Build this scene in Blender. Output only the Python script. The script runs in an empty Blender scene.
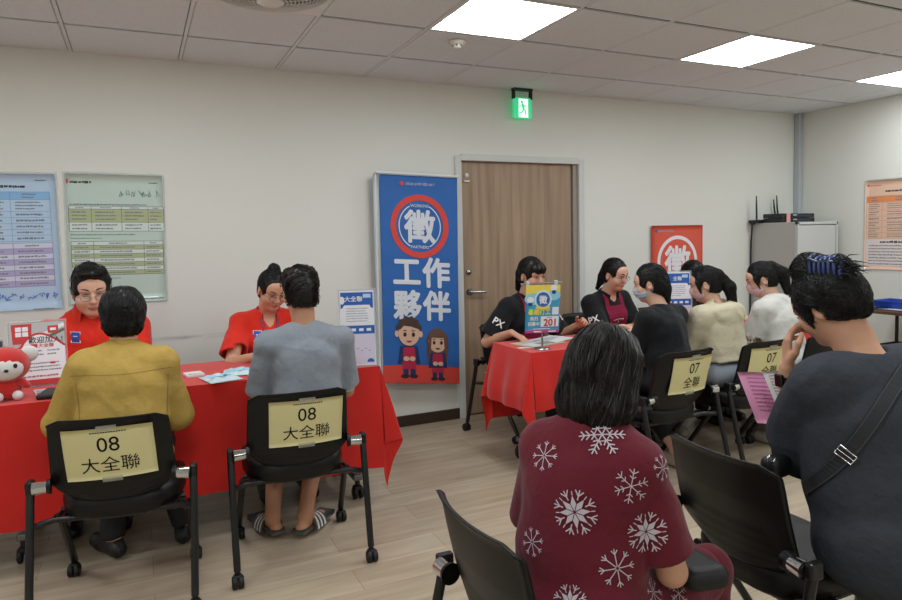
import bpy, bmesh, math, random
import numpy as np
from mathutils import Vector, Matrix
C = bpy.context.scene.collection
SC = bpy.context.scene

# ---------------------------------------------------------------- camera, world, exposure
CAM_H = 1.4139
def make_camera():
    f, pitch, roll, yaw = 666.881, .0651, -.0211, .4386
    X = Vector((math.cos(yaw), -math.sin(yaw), 0))
    F = Vector((math.sin(yaw)*math.cos(pitch), math.cos(yaw)*math.cos(pitch), -math.sin(pitch)))
    U = X.cross(F)
    c, s = math.cos(roll), math.sin(roll)
    X2 = c*X + s*U; U2 = -s*X + c*U
    cd = bpy.data.cameras.new('camera'); co = bpy.data.objects.new('camera', cd); C.objects.link(co)
    M = Matrix((( X2.x, U2.x, -F.x, 0), (X2.y, U2.y, -F.y, 0), (X2.z, U2.z, -F.z, CAM_H), (0, 0, 0, 1)))
    co.matrix_world = M
    cd.sensor_width = 36; cd.sensor_fit = 'HORIZONTAL'; cd.lens = f/902*36
    cd.shift_y = -(300-280.9014)/902
    cd.clip_start = .02; cd.clip_end = 60
    SC.camera = co
make_camera()
W = bpy.data.worlds.new('world'); SC.world = W; W.use_nodes = True
W.node_tree.nodes['Background'].inputs[0].default_value = (.8, .85, .9, 1)
W.node_tree.nodes['Background'].inputs[1].default_value = .25
VS = SC.view_settings
VS.view_transform = 'Standard'; VS.look = 'None'; VS.gamma = 1; VS.use_curve_mapping = False
VS.exposure = 0.0
PANEL = 14.0          # strength of the ceiling light panels
SC.cycles.use_denoising = True
SC.cycles.max_bounces = 8
SC.cycles.sample_clamp_indirect = 6

# ---------------------------------------------------------------- materials
MATS = {}
def srgb(h):
    if isinstance(h, str):
        h = [int(h[i:i+2], 16)/255 for i in (0, 2, 4)]
    return tuple((c/12.92 if c <= .04045 else ((c+.055)/1.055)**2.4) for c in h) + (1,)
def mat(name, col, rough=.6, spec=.5, metal=0, noise=0, nscale=20, bump=0, bscale=60, emit=0, alpha=1, sheen=0, trans=0, coat=0, stretch=None, nlo=None, bdist=.01):
    if name in MATS: return MATS[name]
    m = bpy.data.materials.new(name); m.use_nodes = True
    nt = m.node_tree; b = nt.nodes['Principled BSDF']
    col = srgb(col)
    b.inputs['Base Color'].default_value = col
    b.inputs['Roughness'].default_value = rough
    b.inputs['Specular IOR Level'].default_value = spec
    b.inputs['Metallic'].default_value = metal
    if sheen: b.inputs['Sheen Weight'].default_value = sheen
    if trans: b.inputs['Transmission Weight'].default_value = trans
    if coat: b.inputs['Coat Weight'].default_value = coat; b.inputs['Coat Roughness'].default_value = .15
    if alpha < 1: b.inputs['Alpha'].default_value = alpha
    if emit:
        b.inputs['Emission Color'].default_value = col; b.inputs['Emission Strength'].default_value = emit
    tc = nt.nodes.new('ShaderNodeTexCoord'); out = tc.outputs['Object']
    if stretch:
        mp = nt.nodes.new('ShaderNodeMapping'); mp.inputs['Scale'].default_value = stretch
        nt.links.new(out, mp.inputs[0]); out = mp.outputs[0]
    if noise:
        n = nt.nodes.new('ShaderNodeTexNoise'); n.inputs['Scale'].default_value = nscale; n.inputs['Detail'].default_value = 5
        r = nt.nodes.new('ShaderNodeValToRGB')
        lo = tuple(c*(1-noise) for c in col[:3]) + (1,); hi = tuple(min(1, c*(1+noise)) for c in col[:3]) + (1,)
        if nlo is not None: lo = srgb(nlo); hi = col
        r.color_ramp.elements[0].color = lo; r.color_ramp.elements[1].color = hi
        r.color_ramp.elements[0].position = .3; r.color_ramp.elements[1].position = .7
        nt.links.new(out, n.inputs['Vector']); nt.links.new(n.outputs['Fac'], r.inputs[0]); nt.links.new(r.outputs[0], b.inputs['Base Color'])
    if bump:
        n2 = nt.nodes.new('ShaderNodeTexNoise'); n2.inputs['Scale'].default_value = bscale; n2.inputs['Detail'].default_value = 4
        bp = nt.nodes.new('ShaderNodeBump'); bp.inputs['Strength'].default_value = bump; bp.inputs['Distance'].default_value = bdist
        nt.links.new(out, n2.inputs['Vector']); nt.links.new(n2.outputs['Fac'], bp.inputs['Height']); nt.links.new(bp.outputs[0], b.inputs['Normal'])
    MATS[name] = m
    return m

# ---------------------------------------------------------------- object helpers
def tag(o, label=None, cat=None, group=None, kind=None):
    if label: o['label'] = label
    if cat: o['category'] = cat
    if group: o['group'] = group
    if kind: o['kind'] = kind
    return o
def thing(name, label, cat, loc=(0, 0, 0), rot=0, group=None):
    o = bpy.data.objects.new(name, None); C.objects.link(o); o.empty_display_size = .1
    o.location = loc; o.rotation_euler = (0, 0, math.radians(rot))
    return tag(o, label, cat, group)
def copy_tree(o, parent=None):
    c = o.copy(); C.objects.link(c)
    if parent: c.parent = parent
    for ch in list(o.children): copy_tree(ch, c)
    return c

class MB:
    """collects shapes, builds ONE mesh object"""
    def __init__(s): s.v = []; s.f = []; s.m = []; s.mats = []; s.sm = []
    def mi(s, m):
        if m not in s.mats: s.mats.append(m)
        return s.mats.index(m)
    def add(s, verts, faces, m, smooth=False):
        b = len(s.v); k = s.mi(m)
        s.v += [tuple(float(c) for c in p) for p in verts]
        for f in faces: s.f.append(tuple(int(i)+b for i in f)); s.m.append(k); s.sm.append(smooth)
        return s
    def bm(s, bm, m, M=None, smooth=False):
        bm.verts.ensure_lookup_table()
        for i, v in enumerate(bm.verts): v.index = i
        vs = [(M @ v.co if M else v.co.copy()) for v in bm.verts]
        s.add(vs, [[v.index for v in f.verts] for f in bm.faces], m, smooth); bm.free(); return s
    def box(s, c, d, m, M=None, bev=0, rot=None, seg=2):
        bm = bmesh.new(); bmesh.ops.create_cube(bm, size=1)
        for v in bm.verts: v.co = Vector((v.co.x*d[0], v.co.y*d[1], v.co.z*d[2]))
        if bev: bmesh.ops.bevel(bm, geom=list(bm.edges), offset=bev, segments=seg, affect='EDGES', profile=.5)
        T = Matrix.Translation(c)
        if rot is not None: T = T @ rot
        if M is not None: T = M @ T
        return s.bm(bm, m, T, smooth=False)
    def tube(s, pts, r, m, n=10, cap=True, M=None, flat=None):
        pts = [Vector(p) for p in pts]
        if M is not None: pts = [M @ p for p in pts]
        rs = r if isinstance(r, (list, tuple)) else [r]*len(pts)
        V = []; Fc = []; ref = None
        for i, p in enumerate(pts):
            t = (pts[min(i+1, len(pts)-1)] - pts[max(i-1, 0)]).normalized()
            if ref is None:
                ref = Vector((0, 0, 1)) if abs(t.z) < .9 else Vector((1, 0, 0))
            a = (ref - t*ref.dot(t)).normalized(); b = t.cross(a); ref = a
            for k in range(n):
                th = 2*math.pi*k/n
                V.append(p + a*math.cos(th)*rs[i] + b*math.sin(th)*rs[i]*(flat or 1))
        L = len(pts)
        for i in range(L-1):
            for k in range(n):
                Fc.append((i*n+k, i*n+(k+1) % n, (i+1)*n+(k+1) % n, (i+1)*n+k))
        s.add(V, Fc, m, True)
        if cap:
            s.add(V[:n], [tuple(range(n))[::-1]], m); s.add(V[-n:], [tuple(range(n))], m)
        return s
    def cyl(s, a, b, r, m, n=16, r2=None): return s.tube([a, b], [r, r if r2 is None else r2], m, n)
    def lathe(s, prof, m, n=24, M=None, smooth=True):
        V = []; Fc = []
        for (r, z) in prof:
            for k in range(n):
                th = 2*math.pi*k/n; p = Vector((r*math.cos(th), r*math.sin(th), z)); V.append(M @ p if M is not None else p)
        for i in range(len(prof)-1):
            for k in range(n): Fc.append((i*n+k, i*n+(k+1) % n, (i+1)*n+(k+1) % n, (i+1)*n+k))
        return s.add(V, Fc, m, smooth)
    def grid(s, fn, nu, nv, m, thick=0, smooth=True):
        """fn(u,v)->point for u,v in 0..1; with a thickness along fn's normal"""
        P = np.array([[fn(i/nu, j/nv) for j in range(nv+1)] for i in range(nu+1)], float)
        F0 = [(i*(nv+1)+j, (i+1)*(nv+1)+j, (i+1)*(nv+1)+j+1, i*(nv+1)+j+1) for i in range(nu) for j in range(nv)]
        if not thick: return s.add(P.reshape(-1, 3), F0, m, smooth)
        du = np.gradient(P, axis=0); dv = np.gradient(P, axis=1); N = np.cross(du, dv); N /= np.linalg.norm(N, axis=-1, keepdims=True)+1e-9
        Q = P - N*thick; K = (nu+1)*(nv+1)
        F1 = [tuple(K+i for i in f[::-1]) for f in F0]
        rim = [i*(nv+1) for i in range(nu+1)] + [nu*(nv+1)+j for j in range(1, nv+1)] + [i*(nv+1)+nv for i in range(nu-1, -1, -1)] + [j for j in range(nv-1, 0, -1)]
        F2 = [(rim[k], K+rim[k], K+rim[(k+1) % len(rim)], rim[(k+1) % len(rim)]) for k in range(len(rim))]
        F2 = [f[::-1] for f in F2]
        return s.add(np.concatenate([P.reshape(-1, 3), Q.reshape(-1, 3)]), F0+F1+F2, m, smooth)
    def text(s, body, m, height, origin, ux, uy, lift=0, bold=0, align='C', squeeze=1, fn=None):
        """flat lettering; origin = its anchor, cap height ~ height; fn(x,y)->point places it on a curved sheet"""
        V, Fc = glyphs(body, bold)
        if not len(V): return s
        V = V*height
        V = V*np.array([squeeze, 1])
        w = V[:, 0].max()+V[:, 0].min()
        if align == 'C': V = V - np.array([w/2, (V[:, 1].max()+V[:, 1].min())/2])
        E_ = (np.arange(len(V))//max(1, len(_GL[(body, 0)][0])))*.00006
        if fn is None:
            o = np.array(origin); a = np.array(ux); b = np.array(uy); n = np.cross(a, b)
            P = o + V[:, :1]*a + V[:, 1:2]*b + n*lift + E_[:, None]*n
        elif fn.__code__.co_argcount > 2: P = [fn(x, y, e) for (x, y), e in zip(V, E_)]
        else: P = [fn(x, y) for x, y in V]
        return s.add(P, Fc, m)
    def build(s, name, parent=None, loc=None):
        me = bpy.data.meshes.new(name); me.from_pydata(s.v, [], s.f)
        for m in s.mats: me.materials.append(m)
        me.polygons.foreach_set('material_index', s.m); me.polygons.foreach_set('use_smooth', s.sm); me.update()
        o = bpy.data.objects.new(name, me); C.objects.link(o)
        if parent: o.parent = parent
        if loc is not None: o.location = loc
        return o
_GL = {}
def glyphs(body, bold=0):
    if (body, bold) in _GL: return _GL[(body, bold)]
    if (body, 0) not in _GL:
        cu = bpy.data.curves.new('lettering', 'FONT'); cu.body = body; cu.size = 1; cu.resolution_u = 3
        ob = bpy.data.objects.new('lettering', cu); C.objects.link(ob)
        dg = bpy.context.evaluated_depsgraph_get(); dg.update()
        me = bpy.data.meshes.new_from_object(ob.evaluated_get(dg))
        _GL[(body, 0)] = (np.array([v.co[:2] for v in me.vertices], float).reshape(-1, 2), [tuple(p.vertices) for p in me.polygons])
        bpy.data.objects.remove(ob); bpy.data.curves.remove(cu); bpy.data.meshes.remove(me)
    V, Fc = _GL[(body, 0)]
    if bold:      # heavier strokes: the same outline laid again in a small circle
        n = len(V); Vs = [V]; Fs = list(Fc)
        for k in range(8):
            a = k*math.pi/4; Vs.append(V+np.array([math.cos(a), math.sin(a)])*bold); Fs += [tuple(i+n*(k+1) for i in f) for f in Fc]
        V, Fc = np.concatenate(Vs), Fs
    _GL[(body, bold)] = (V, Fc); return V, Fc
def struct(o): return tag(o, kind='structure')

# ---------------------------------------------------------------- the room
YW, XR, XL, YF, H = 4.6368, 6.05, -3.2, -3.4, 2.5692
TX0, TT, TD = -.3037, .605, .5639          # ceiling grid: first runner, pitch, first row's depth
def wall_material(name, col, scuff=False):
    m = mat(name, col, rough=.75, spec=.3, bump=.04, bscale=120)
    nt = m.node_tree; b = nt.nodes['Principled BSDF']
    tc = nt.nodes.new('ShaderNodeTexCoord')
    n = nt.nodes.new('ShaderNodeTexNoise'); n.inputs['Scale'].default_value = 1.3; n.inputs['Detail'].default_value = 4
    r = nt.nodes.new('ShaderNodeValToRGB'); c = srgb(col)
    r.color_ramp.elements[0].color = tuple(x*.96 for x in c[:3])+(1,); r.color_ramp.elements[1].color = c
    nt.links.new(tc.outputs['Object'], n.inputs['Vector']); nt.links.new(n.outputs['Fac'], r.inputs[0])
    last = r.outputs[0]
    if scuff:      # a rubbed grey streak where chair backs scrape the wall
        sx = nt.nodes.new('ShaderNodeSeparateXYZ'); nt.links.new(tc.outputs['Object'], sx.inputs[0])
        n2 = nt.nodes.new('ShaderNodeTexNoise'); n2.inputs['Scale'].default_value = 9; n2.inputs['Detail'].default_value = 8; n2.inputs['Roughness'].default_value = .7
        mp = nt.nodes.new('ShaderNodeMapping'); mp.inputs['Scale'].default_value = (.5, 1, 5); nt.links.new(tc.outputs['Object'], mp.inputs[0]); nt.links.new(mp.outputs[0], n2.inputs['Vector'])
        def mth(op, a, bb, clamp=False):
            k = nt.nodes.new('ShaderNodeMath'); k.operation = op; k.use_clamp = clamp
            for i, q in enumerate((a, bb)):
                if q is None: continue
                if isinstance(q, (int, float)): k.inputs[i].default_value = q
                else: nt.links.new(q, k.inputs[i])
            return k.outputs[0]
        zz = mth('ABSOLUTE', mth('SUBTRACT', sx.outputs['Z'], .80), None)
        band = mth('SUBTRACT', 1, mth('DIVIDE', zz, .022), True)
        xx = mth('ABSOLUTE', mth('SUBTRACT', sx.outputs['X'], .30), None)
        bx = mth('SUBTRACT', 1.0, mth('DIVIDE', xx, .62), True)
        k = mth('MULTIPLY', mth('MULTIPLY', band, mth('POWER', bx, .5)), mth('MULTIPLY', mth('SUBTRACT', n2.outputs['Fac'], .38, True), 2.6, True), True)
        mx = nt.nodes.new('ShaderNodeMixRGB'); mx.inputs[2].default_value = srgb('8d8e8d'); nt.links.new(k, mx.inputs[0]); nt.links.new(last, mx.inputs[1]); last = mx.outputs[0]
    nt.links.new(last, b.inputs['Base Color'])
    return m
M_wall = wall_material('wall_paint', 'e6e6df', True)
M_wall2 = wall_material('side_wall_paint', 'e6e6df')
def floor_material():
    m = bpy.data.materials.new('wood_floor'); m.use_nodes = True; nt = m.node_tree; b = nt.nodes['Principled BSDF']
    tc = nt.nodes.new('ShaderNodeTexCoord')
    br = nt.nodes.new('ShaderNodeTexBrick'); br.inputs['Scale'].default_value = 1; br.inputs['Brick Width'].default_value = 1.22; br.inputs['Row Height'].default_value = .18
    br.inputs['Mortar Size'].default_value = .0012; br.inputs['Color1'].default_value = srgb('c3b39e'); br.inputs['Color2'].default_value = srgb('b5a48e'); br.inputs['Mortar'].default_value = srgb('8d7b66'); br.offset = .37
    mp = nt.nodes.new('ShaderNodeMapping'); mp.inputs['Scale'].default_value = (.9, 9, 1)
    n = nt.nodes.new('ShaderNodeTexNoise'); n.inputs['Scale'].default_value = 2.2; n.inputs['Detail'].default_value = 6; n.inputs['Roughness'].default_value = .6; n.inputs['Distortion'].default_value = .4
    r = nt.nodes.new('ShaderNodeValToRGB'); r.color_ramp.elements[0].color = (.74, .72, .69, 1); r.color_ramp.elements[0].position = .3; r.color_ramp.elements[1].color = (1.08, 1.06, 1.04, 1); r.color_ramp.elements[1].position = .7
    mx = nt.nodes.new('ShaderNodeMixRGB'); mx.blend_type = 'MULTIPLY'; mx.inputs[0].default_value = 1
    nt.links.new(tc.outputs['Object'], br.inputs['Vector']); nt.links.new(tc.outputs['Object'], mp.inputs[0]); nt.links.new(mp.outputs[0], n.inputs['Vector'])
    nt.links.new(n.outputs['Fac'], r.inputs[0]); nt.links.new(br.outputs['Color'], mx.inputs[1]); nt.links.new(r.outputs[0], mx.inputs[2]); nt.links.new(mx.outputs[0], b.inputs['Base Color'])
    b.inputs['Roughness'].default_value = .38; b.inputs['Specular IOR Level'].default_value = .45
    return m
M_floor = floor_material()
struct(MB().box(((XL+XR)/2, (YF+YW)/2, -.05), (XR-XL+.4, YW-YF+.4, .1), M_floor).build('floor'))
DX0, DX1, DZ = 2.276, 3.366, 2.0          # the door opening
mb = MB()
mb.box(((XL+DX0)/2-.1, YW+.1, H/2+.1), (DX0-XL+.2, .2, H+.2), M_wall)
mb.box(((DX1+XR)/2+.1, YW+.1, H/2+.1), (XR-DX1+.2, .2, H+.2), M_wall)
mb.box(((DX0+DX1)/2, YW+.1, (DZ+H+.2)/2), (DX1-DX0, .2, H+.2-DZ), M_wall)
struct(mb.build('wall_back'))
struct(MB().box((XR+.1, (YF+YW)/2, H/2+.1), (.2, YW-YF+.4, H+.2), M_wall2).build('wall_right'))
struct(MB().box((XL-.1, (YF+YW)/2, H/2+.1), (.2, YW-YF+.4, H+.2), M_wall2).build('wall_left'))
struct(MB().box(((XL+XR)/2, YF-.1, H/2+.1), (XR-XL, .2, H+.2), M_wall2).build('wall_front'))
M_base = mat('dark_wood_baseboard', '3a2a20', rough=.45, noise=.25, nscale=6, stretch=(1, 1, 14))
struct(MB().box(((XL+2.222)/2, YW-.006, .0415), (2.222-XL, .012, .083), M_base).build('baseboard_back'))
struct(MB().box(((3.425+XR)/2, YW-.006, .0415), (XR-3.425, .012, .083), M_base).build('baseboard_rear'))
struct(MB().box((XR-.006, (YF+YW)/2, .0415), (.012, YW-YF, .083), M_base).build('baseboard_right'))
# ceiling: tegular tiles with speckle, lay-in grid seen in the gaps
M_tile = mat('mineral_fibre_tile', 'e4eaee', rough=.9, spec=.1, noise=.05, nscale=90, bump=.25, bscale=150)
M_grid = mat('ceiling_runner', 'e2e4e6', rough=.5)
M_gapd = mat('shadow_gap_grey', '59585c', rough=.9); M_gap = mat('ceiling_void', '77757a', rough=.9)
ceil = MB()
LIGHTS = [(i, j) for i in (-3, 0, 3, 6, 9) for j in (1, 4, 9)]
FAN = (1, 1)
def tile_rect(i, j):
    return TX0+TT*i, TX0+TT*(i+1), YW-TD-TT*(j+1), YW-TD-TT*j
for i in range(-6, 12):
    for j in range(-1, 13):
        if (i, j) in LIGHTS or (i, j) == FAN: continue
        x0, x1, y0, y1 = tile_rect(i, j)
        x0, x1, y0, y1 = max(x0, XL), min(x1, XR), max(y0, YF), min(y1, YW)
        if x1-x0 < .03 or y1-y0 < .03: continue
        g = .011; gy = .015
        a0 = x0+(g if x0 > XL else 0); a1 = x1-(g if x1 < XR else 0); b0 = y0+(gy if y0 > YF else 0); b1 = y1-(gy if y1 < YW else 0)
        e = .004
        V = [(a0, b0, H+.008), (a1, b0, H+.008), (a1, b1, H+.008), (a0, b1, H+.008), (a0+e, b0, H), (a1-e, b0, H), (a1-e, b1, H), (a0+e, b1, H)]
        ceil.add(V, [(7, 6, 5, 4), (4, 5, 1, 0), (5, 6, 2, 1), (6, 7, 3, 2), (7, 4, 0, 3)], M_tile)
struct(ceil.build('ceiling'))
g = MB()
g.box(((XL+XR)/2, (YF+YW)/2, H+.07), (XR-XL+.4, YW-YF+.4, .1), M_gap)
for i in range(-5, 12):
    x = TX0+TT*i
    if XL < x < XR: g.box((x, (YF+YW)/2, H+.0055), (.0175, YW-YF, .008), M_grid)
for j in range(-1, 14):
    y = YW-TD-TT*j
    if YF < y < YW: g.box(((XL+XR)/2, y, H+.0125), (XR-XL, .028, .008), M_gapd)  # cross bars coloured dark: the shade in the tile gaps is painted on
struct(g.build('ceiling_grid'))
# corner trunking
M_trunk = mat('grey_trunking', 'b6bcc0', rough=.4)
struct(MB().box((XR-.03, YW-.032, H/2), (.055, .06, H), M_trunk, bev=.006).build('trim_1'))

# ---------------------------------------------------------------- door
M_frame = mat('white_door_frame', 'd2d3d0', rough=.45)
M_jamb = mat('beige_door_jamb', 'a49a8e', rough=.5)
M_oak = bpy.data.materials.new('oak_laminate'); M_oak.use_nodes = True
def oak():
    nt = M_oak.node_tree; b = nt.nodes['Principled BSDF']; tc = nt.nodes.new('ShaderNodeTexCoord')
    mp = nt.nodes.new('ShaderNodeMapping'); mp.inputs['Scale'].default_value = (14, 1, .55); nt.links.new(tc.outputs['Object'], mp.inputs[0])
    n = nt.nodes.new('ShaderNodeTexNoise'); n.inputs['Scale'].default_value = 2; n.inputs['Detail'].default_value = 7; n.inputs['Distortion'].default_value = .3; nt.links.new(mp.outputs[0], n.inputs['Vector'])
    r = nt.nodes.new('ShaderNodeValToRGB'); r.color_ramp.elements[0].position = .3; r.color_ramp.elements[1].position = .72
    r.color_ramp.elements[0].color = srgb('8f7660'); r.color_ramp.elements[1].color = srgb('b0947a'); nt.links.new(n.outputs['Fac'], r.inputs[0]); nt.links.new(r.outputs[0], b.inputs['Base Color'])
    b.inputs['Roughness'].default_value = .45
oak()
M_steel = mat('brushed_steel', 'b9bbbd', rough=.25, metal=1)
M_chrome = mat('chrome', 'd5d7da', rough=.12, metal=1)
M_black = mat('black_plastic', '17181a', rough=.45)
M_white = mat('white_plastic', 'e6e6e4', rough=.4)
dr = thing('door_1', 'closed oak laminate door in a white frame', 'door', (0, 0, 0)); dr['kind'] = 'structure'
fw, ft = .054, .02
mb = MB()
mb.box((DX0-fw/2, YW-ft/2+.05, DZ/2+.02), (fw, ft+.1, DZ+.04), M_frame, bev=.004)
mb.box((DX1+fw/2, YW-ft/2+.05, DZ/2+.02), (fw, ft+.1, DZ+.04), M_frame, bev=.004)
mb.box(((DX0+DX1)/2, YW-ft/2+.05, DZ+.025), (DX1-DX0, ft+.1, .05), M_frame, bev=.004)
mb.box((DX1-.02, YW+.06, DZ/2), (.04, .1, DZ), M_jamb)
mb.box(((DX0+DX1)/2, YW+.115, DZ/2), (DX1-DX0+.02, .02, DZ+.02), mat('dark_gap', '191512', rough=.9))
mb.build('door_frame', dr)
mb = MB(); mb.box(((DX0+DX1-.045)/2, YW+.045, DZ/2+.005), (DX1-DX0-.055, .04, DZ-.014), M_oak, bev=.002); mb.build('door_leaf', dr)
hd = MB()
hx, hz = 2.345, .985
hd.lathe([(0, 0), (.026, 0), (.026, .008), (.012, .012), (.011, .05), (0, .05)], M_steel, 20, Matrix.Translation((hx, YW+.026, hz)) @ Matrix.Rotation(math.pi/2, 4, 'X'))
hd.tube([(hx, YW-.02, hz), (hx+.03, YW-.024, hz), (hx+.125, YW-.018, hz-.004)], [.011, .011, .008], M_steel, 12)
hd.build('door_handle', dr)
lk = MB(); lk.lathe([(0, 0), (.022, 0), (.022, .01), (0, .012)], M_steel, 20, Matrix.Translation((hx-.005, YW+.026, hz+.155)) @ Matrix.Rotation(math.pi/2, 4, 'X')); lk.build('door_lock', dr)
st = MB(); st.lathe([(0, 0), (.018, 0), (.018, .012), (0, .014)], M_white, 18, Matrix.Translation((hx-.01, YW+.026, 1.89)) @ Matrix.Rotation(math.pi/2, 4, 'X'))
st.box((hx-.01, YW+.016, 1.845), (.046, .014, .014), M_white, bev=.003); st.build('door_sensor', dr)

# ---------------------------------------------------------------- ceiling fittings
M_diff = bpy.data.materials.new('lit_diffuser'); M_diff.use_nodes = True
_b = M_diff.node_tree.nodes['Principled BSDF']; _b.inputs['Base Color'].default_value = (.9, .9, .9, 1)
_b.inputs['Emission Color'].default_value = (.905, .975, 1, 1); _b.inputs['Emission Strength'].default_value = PANEL
spot = {(3, 1): 'in front of the closed door', (6, 1): 'second from the corner trunking', (9, 1): 'nearest the right wall poster'}
proto = None
for (i, j) in LIGHTS:
    x0, x1, y0, y1 = tile_rect(i, j); cx, cy = (x0+x1)/2, (y0+y1)/2
    if not (XL < cx < XR and YF < cy < YW): continue
    if proto is None:
        t = thing('ceiling_light', 'x', 'ceiling light', (cx, cy, H), 0, 'square ceiling light panels'); proto = t
        w = TT/2-.004
        fr = MB()
        for s in (-1, 1):
            fr.box((s*(w-.008), 0, .003), (.016, 2*w, .012), M_white); fr.box((0, s*(w-.008), .003), (2*w, .016, .012), M_white)
        fr.build('panel_frame', t)
        MB().add([(-w+.016, -w+.016, .001), (w-.016, -w+.016, .001), (w-.016, w-.016, .001), (-w+.016, w-.016, .001)], [(3, 2, 1, 0)], M_diff).build('diffuser', t)
    else: t = copy_tree(proto); t.location = (cx, cy, H)
    t['label'] = {(3, 1): 'lit square ceiling panel above the blue recruiting banner, beside the smoke detector', (6, 1): 'lit square ceiling panel above the women in maroon aprons, middle of three',
                  (9, 1): 'lit square ceiling panel nearest the orange poster wall, cut by the picture edge'}.get((i, j), 'lit square ceiling panel outside the view')
# circulation fan in the ceiling
x0, x1, y0, y1 = tile_rect(*FAN); cx, cy = (x0+x1)/2, (y0+y1)/2
fan = thing('ceiling_fan', 'white ceiling circulation fan with a round ringed grille', 'ceiling fan', (cx, cy, H))
fr = MB(); w = TT/2-.006
NS = 40
V = []; Fc = []
for k in range(NS):
    th = 2*math.pi*k/NS+math.pi/4; q = max(abs(math.cos(th)), abs(math.sin(th)))
    for (r, z) in ((w/q, 0), (w/q, -.006), (.292, -.007), (.286, -.005), (.282, .08)):
        V.append((r*math.cos(th), r*math.sin(th), z))
for k in range(NS):
    for a in range(4): Fc.append((k*5+a, ((k+1) % NS)*5+a, ((k+1) % NS)*5+a+1, k*5+a+1))
fr.add(V, Fc, M_white); fr.build('fan_frame', fan)
gr = MB(); M_grille = mat('grille_wire', 'd9d9d8', rough=.4)
for k in range(13):
    r = .06+.0172*k; n = 40; z = -.07+.052*(r/.275)**2
    pts = [(r*math.cos(2*math.pi*a/n), r*math.sin(2*math.pi*a/n), z) for a in range(n+1)]
    gr.tube(pts, .0030, M_grille, 6, cap=False)
for k in range(16):
    th = 2*math.pi*k/16
    gr.tube([(r*math.cos(th+1.2*(r-.05)), r*math.sin(th+1.2*(r-.05)), -.068+.052*(r/.275)**2) for r in (.05, .1, .15, .2, .27)], .0036, M_grille, 6)
gr.build('grille', fan)
hb = MB(); hb.lathe([(0, -.078), (.045, -.078), (.06, -.07), (.06, -.055), (0, -.055)], M_white, 24); hb.build('grille_cap', fan)
M_blade = mat('fan_blade_grey', '5a5a5c', rough=.5)
bl = MB()
for k in range(5):
    th = 2*math.pi*k/5
    bl.grid(lambda u, v: ((.05+.18*u)*math.cos(th+(v-.5)*.8), (.05+.18*u)*math.sin(th+(v-.5)*.8), .04+.03*(v-.5)), 6, 6, M_blade, .004)
bl.lathe([(0, .07), (.055, .07), (.055, .01), (0, .01)], M_blade, 20); bl.build('fan_blade', fan)
MB().lathe([(0, .082), (.278, .082)], mat('fan_housing', '1f2023', rough=.9), 32).build('housing', fan)
# smoke detector
sx, sy = 1.765, 3.61
sd = thing('smoke_detector', 'small round cream smoke detector on the ceiling tile', 'smoke detector', (sx, sy, H))
M_cream = mat('cream_plastic', 'd3cfc2', rough=.45)
MB().lathe([(0, 0), (.055, 0), (.055, -.012), (.048, -.02), (.03, -.024), (.028, -.036), (.018, -.044), (0, -.046)], M_cream, 28).build('detector_body', sd)
dm = MB()
for k in range(6):
    th = k*math.pi/3; dm.box((.027*math.cos(th), .027*math.sin(th), -.03), (.006, .012, .008), M_black, rot=Matrix.Rotation(th, 4, 'Z'))
dm.build('sensing_slot', sd)
# exit sign
ex = thing('exit_sign', 'green lit running man exit sign hung from the ceiling', 'exit sign', (2.798, YW-.06, 0))
k = MB(); k.box((0, 0, H-.008), (.17, .05, .016), M_black, bev=.003)
for s in (-1, 1): k.box((s*.078, 0, H-.045), (.014, .04, .075), M_black, bev=.003)
k.build('bracket', ex)
SZ0, SZ1 = H-.232, H-.072
M_sg = mat('exit_green', '2fc083', rough=.4, emit=.8); M_sw = mat('exit_white', 'eafff2', rough=.4, emit=1.0)
k = MB(); k.box((0, 0, (SZ0+SZ1)/2), (.165, .02, SZ1-SZ0), M_sg, bev=.003)
yy = -.0108
k.add([(-.038, yy, SZ0+.008), (.048, yy, SZ0+.008), (.048, yy, SZ1-.008), (-.038, yy, SZ1-.008)], [(0, 1, 2, 3)], M_sw)
k.build('lit_panel', ex)
k = MB(); yy = -.0125; zc = (SZ0+SZ1)/2
def limb(pts, w):
    for a, b in zip(pts, pts[1:]):
        d = Vector((b[0]-a[0], 0, b[1]-a[1])).normalized(); n = Vector((-d.z, 0, d.x))*w/2
        A = Vector((a[0], yy, zc+a[1])); B = Vector((b[0], yy, zc+b[1])); k.add([A-n, B-n, B+n, A+n], [(0, 1, 2, 3)], M_sg); k.add([A+d*-w/2, A-n, A+n], [(0, 1, 2)], M_sg)
limb([(-.004, .03), (.006, -.005)], .02); limb([(.006, -.005), (.024, -.022), (.02, -.05)], .011); limb([(.004, -.006), (-.006, -.03), (-.03, -.042)], .011)
limb([(-.004, .026), (-.026, .018), (-.03, -.002)], .008); limb([(0, .026), (.02, .014), (.032, .022)], .008)
k.add([(-.01+.011*math.cos(a*math.pi/6), yy, zc+.046+.011*math.sin(a*math.pi/6)) for a in range(12)], [tuple(range(12))], M_sg)
k.build('running_figure', ex)

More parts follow.
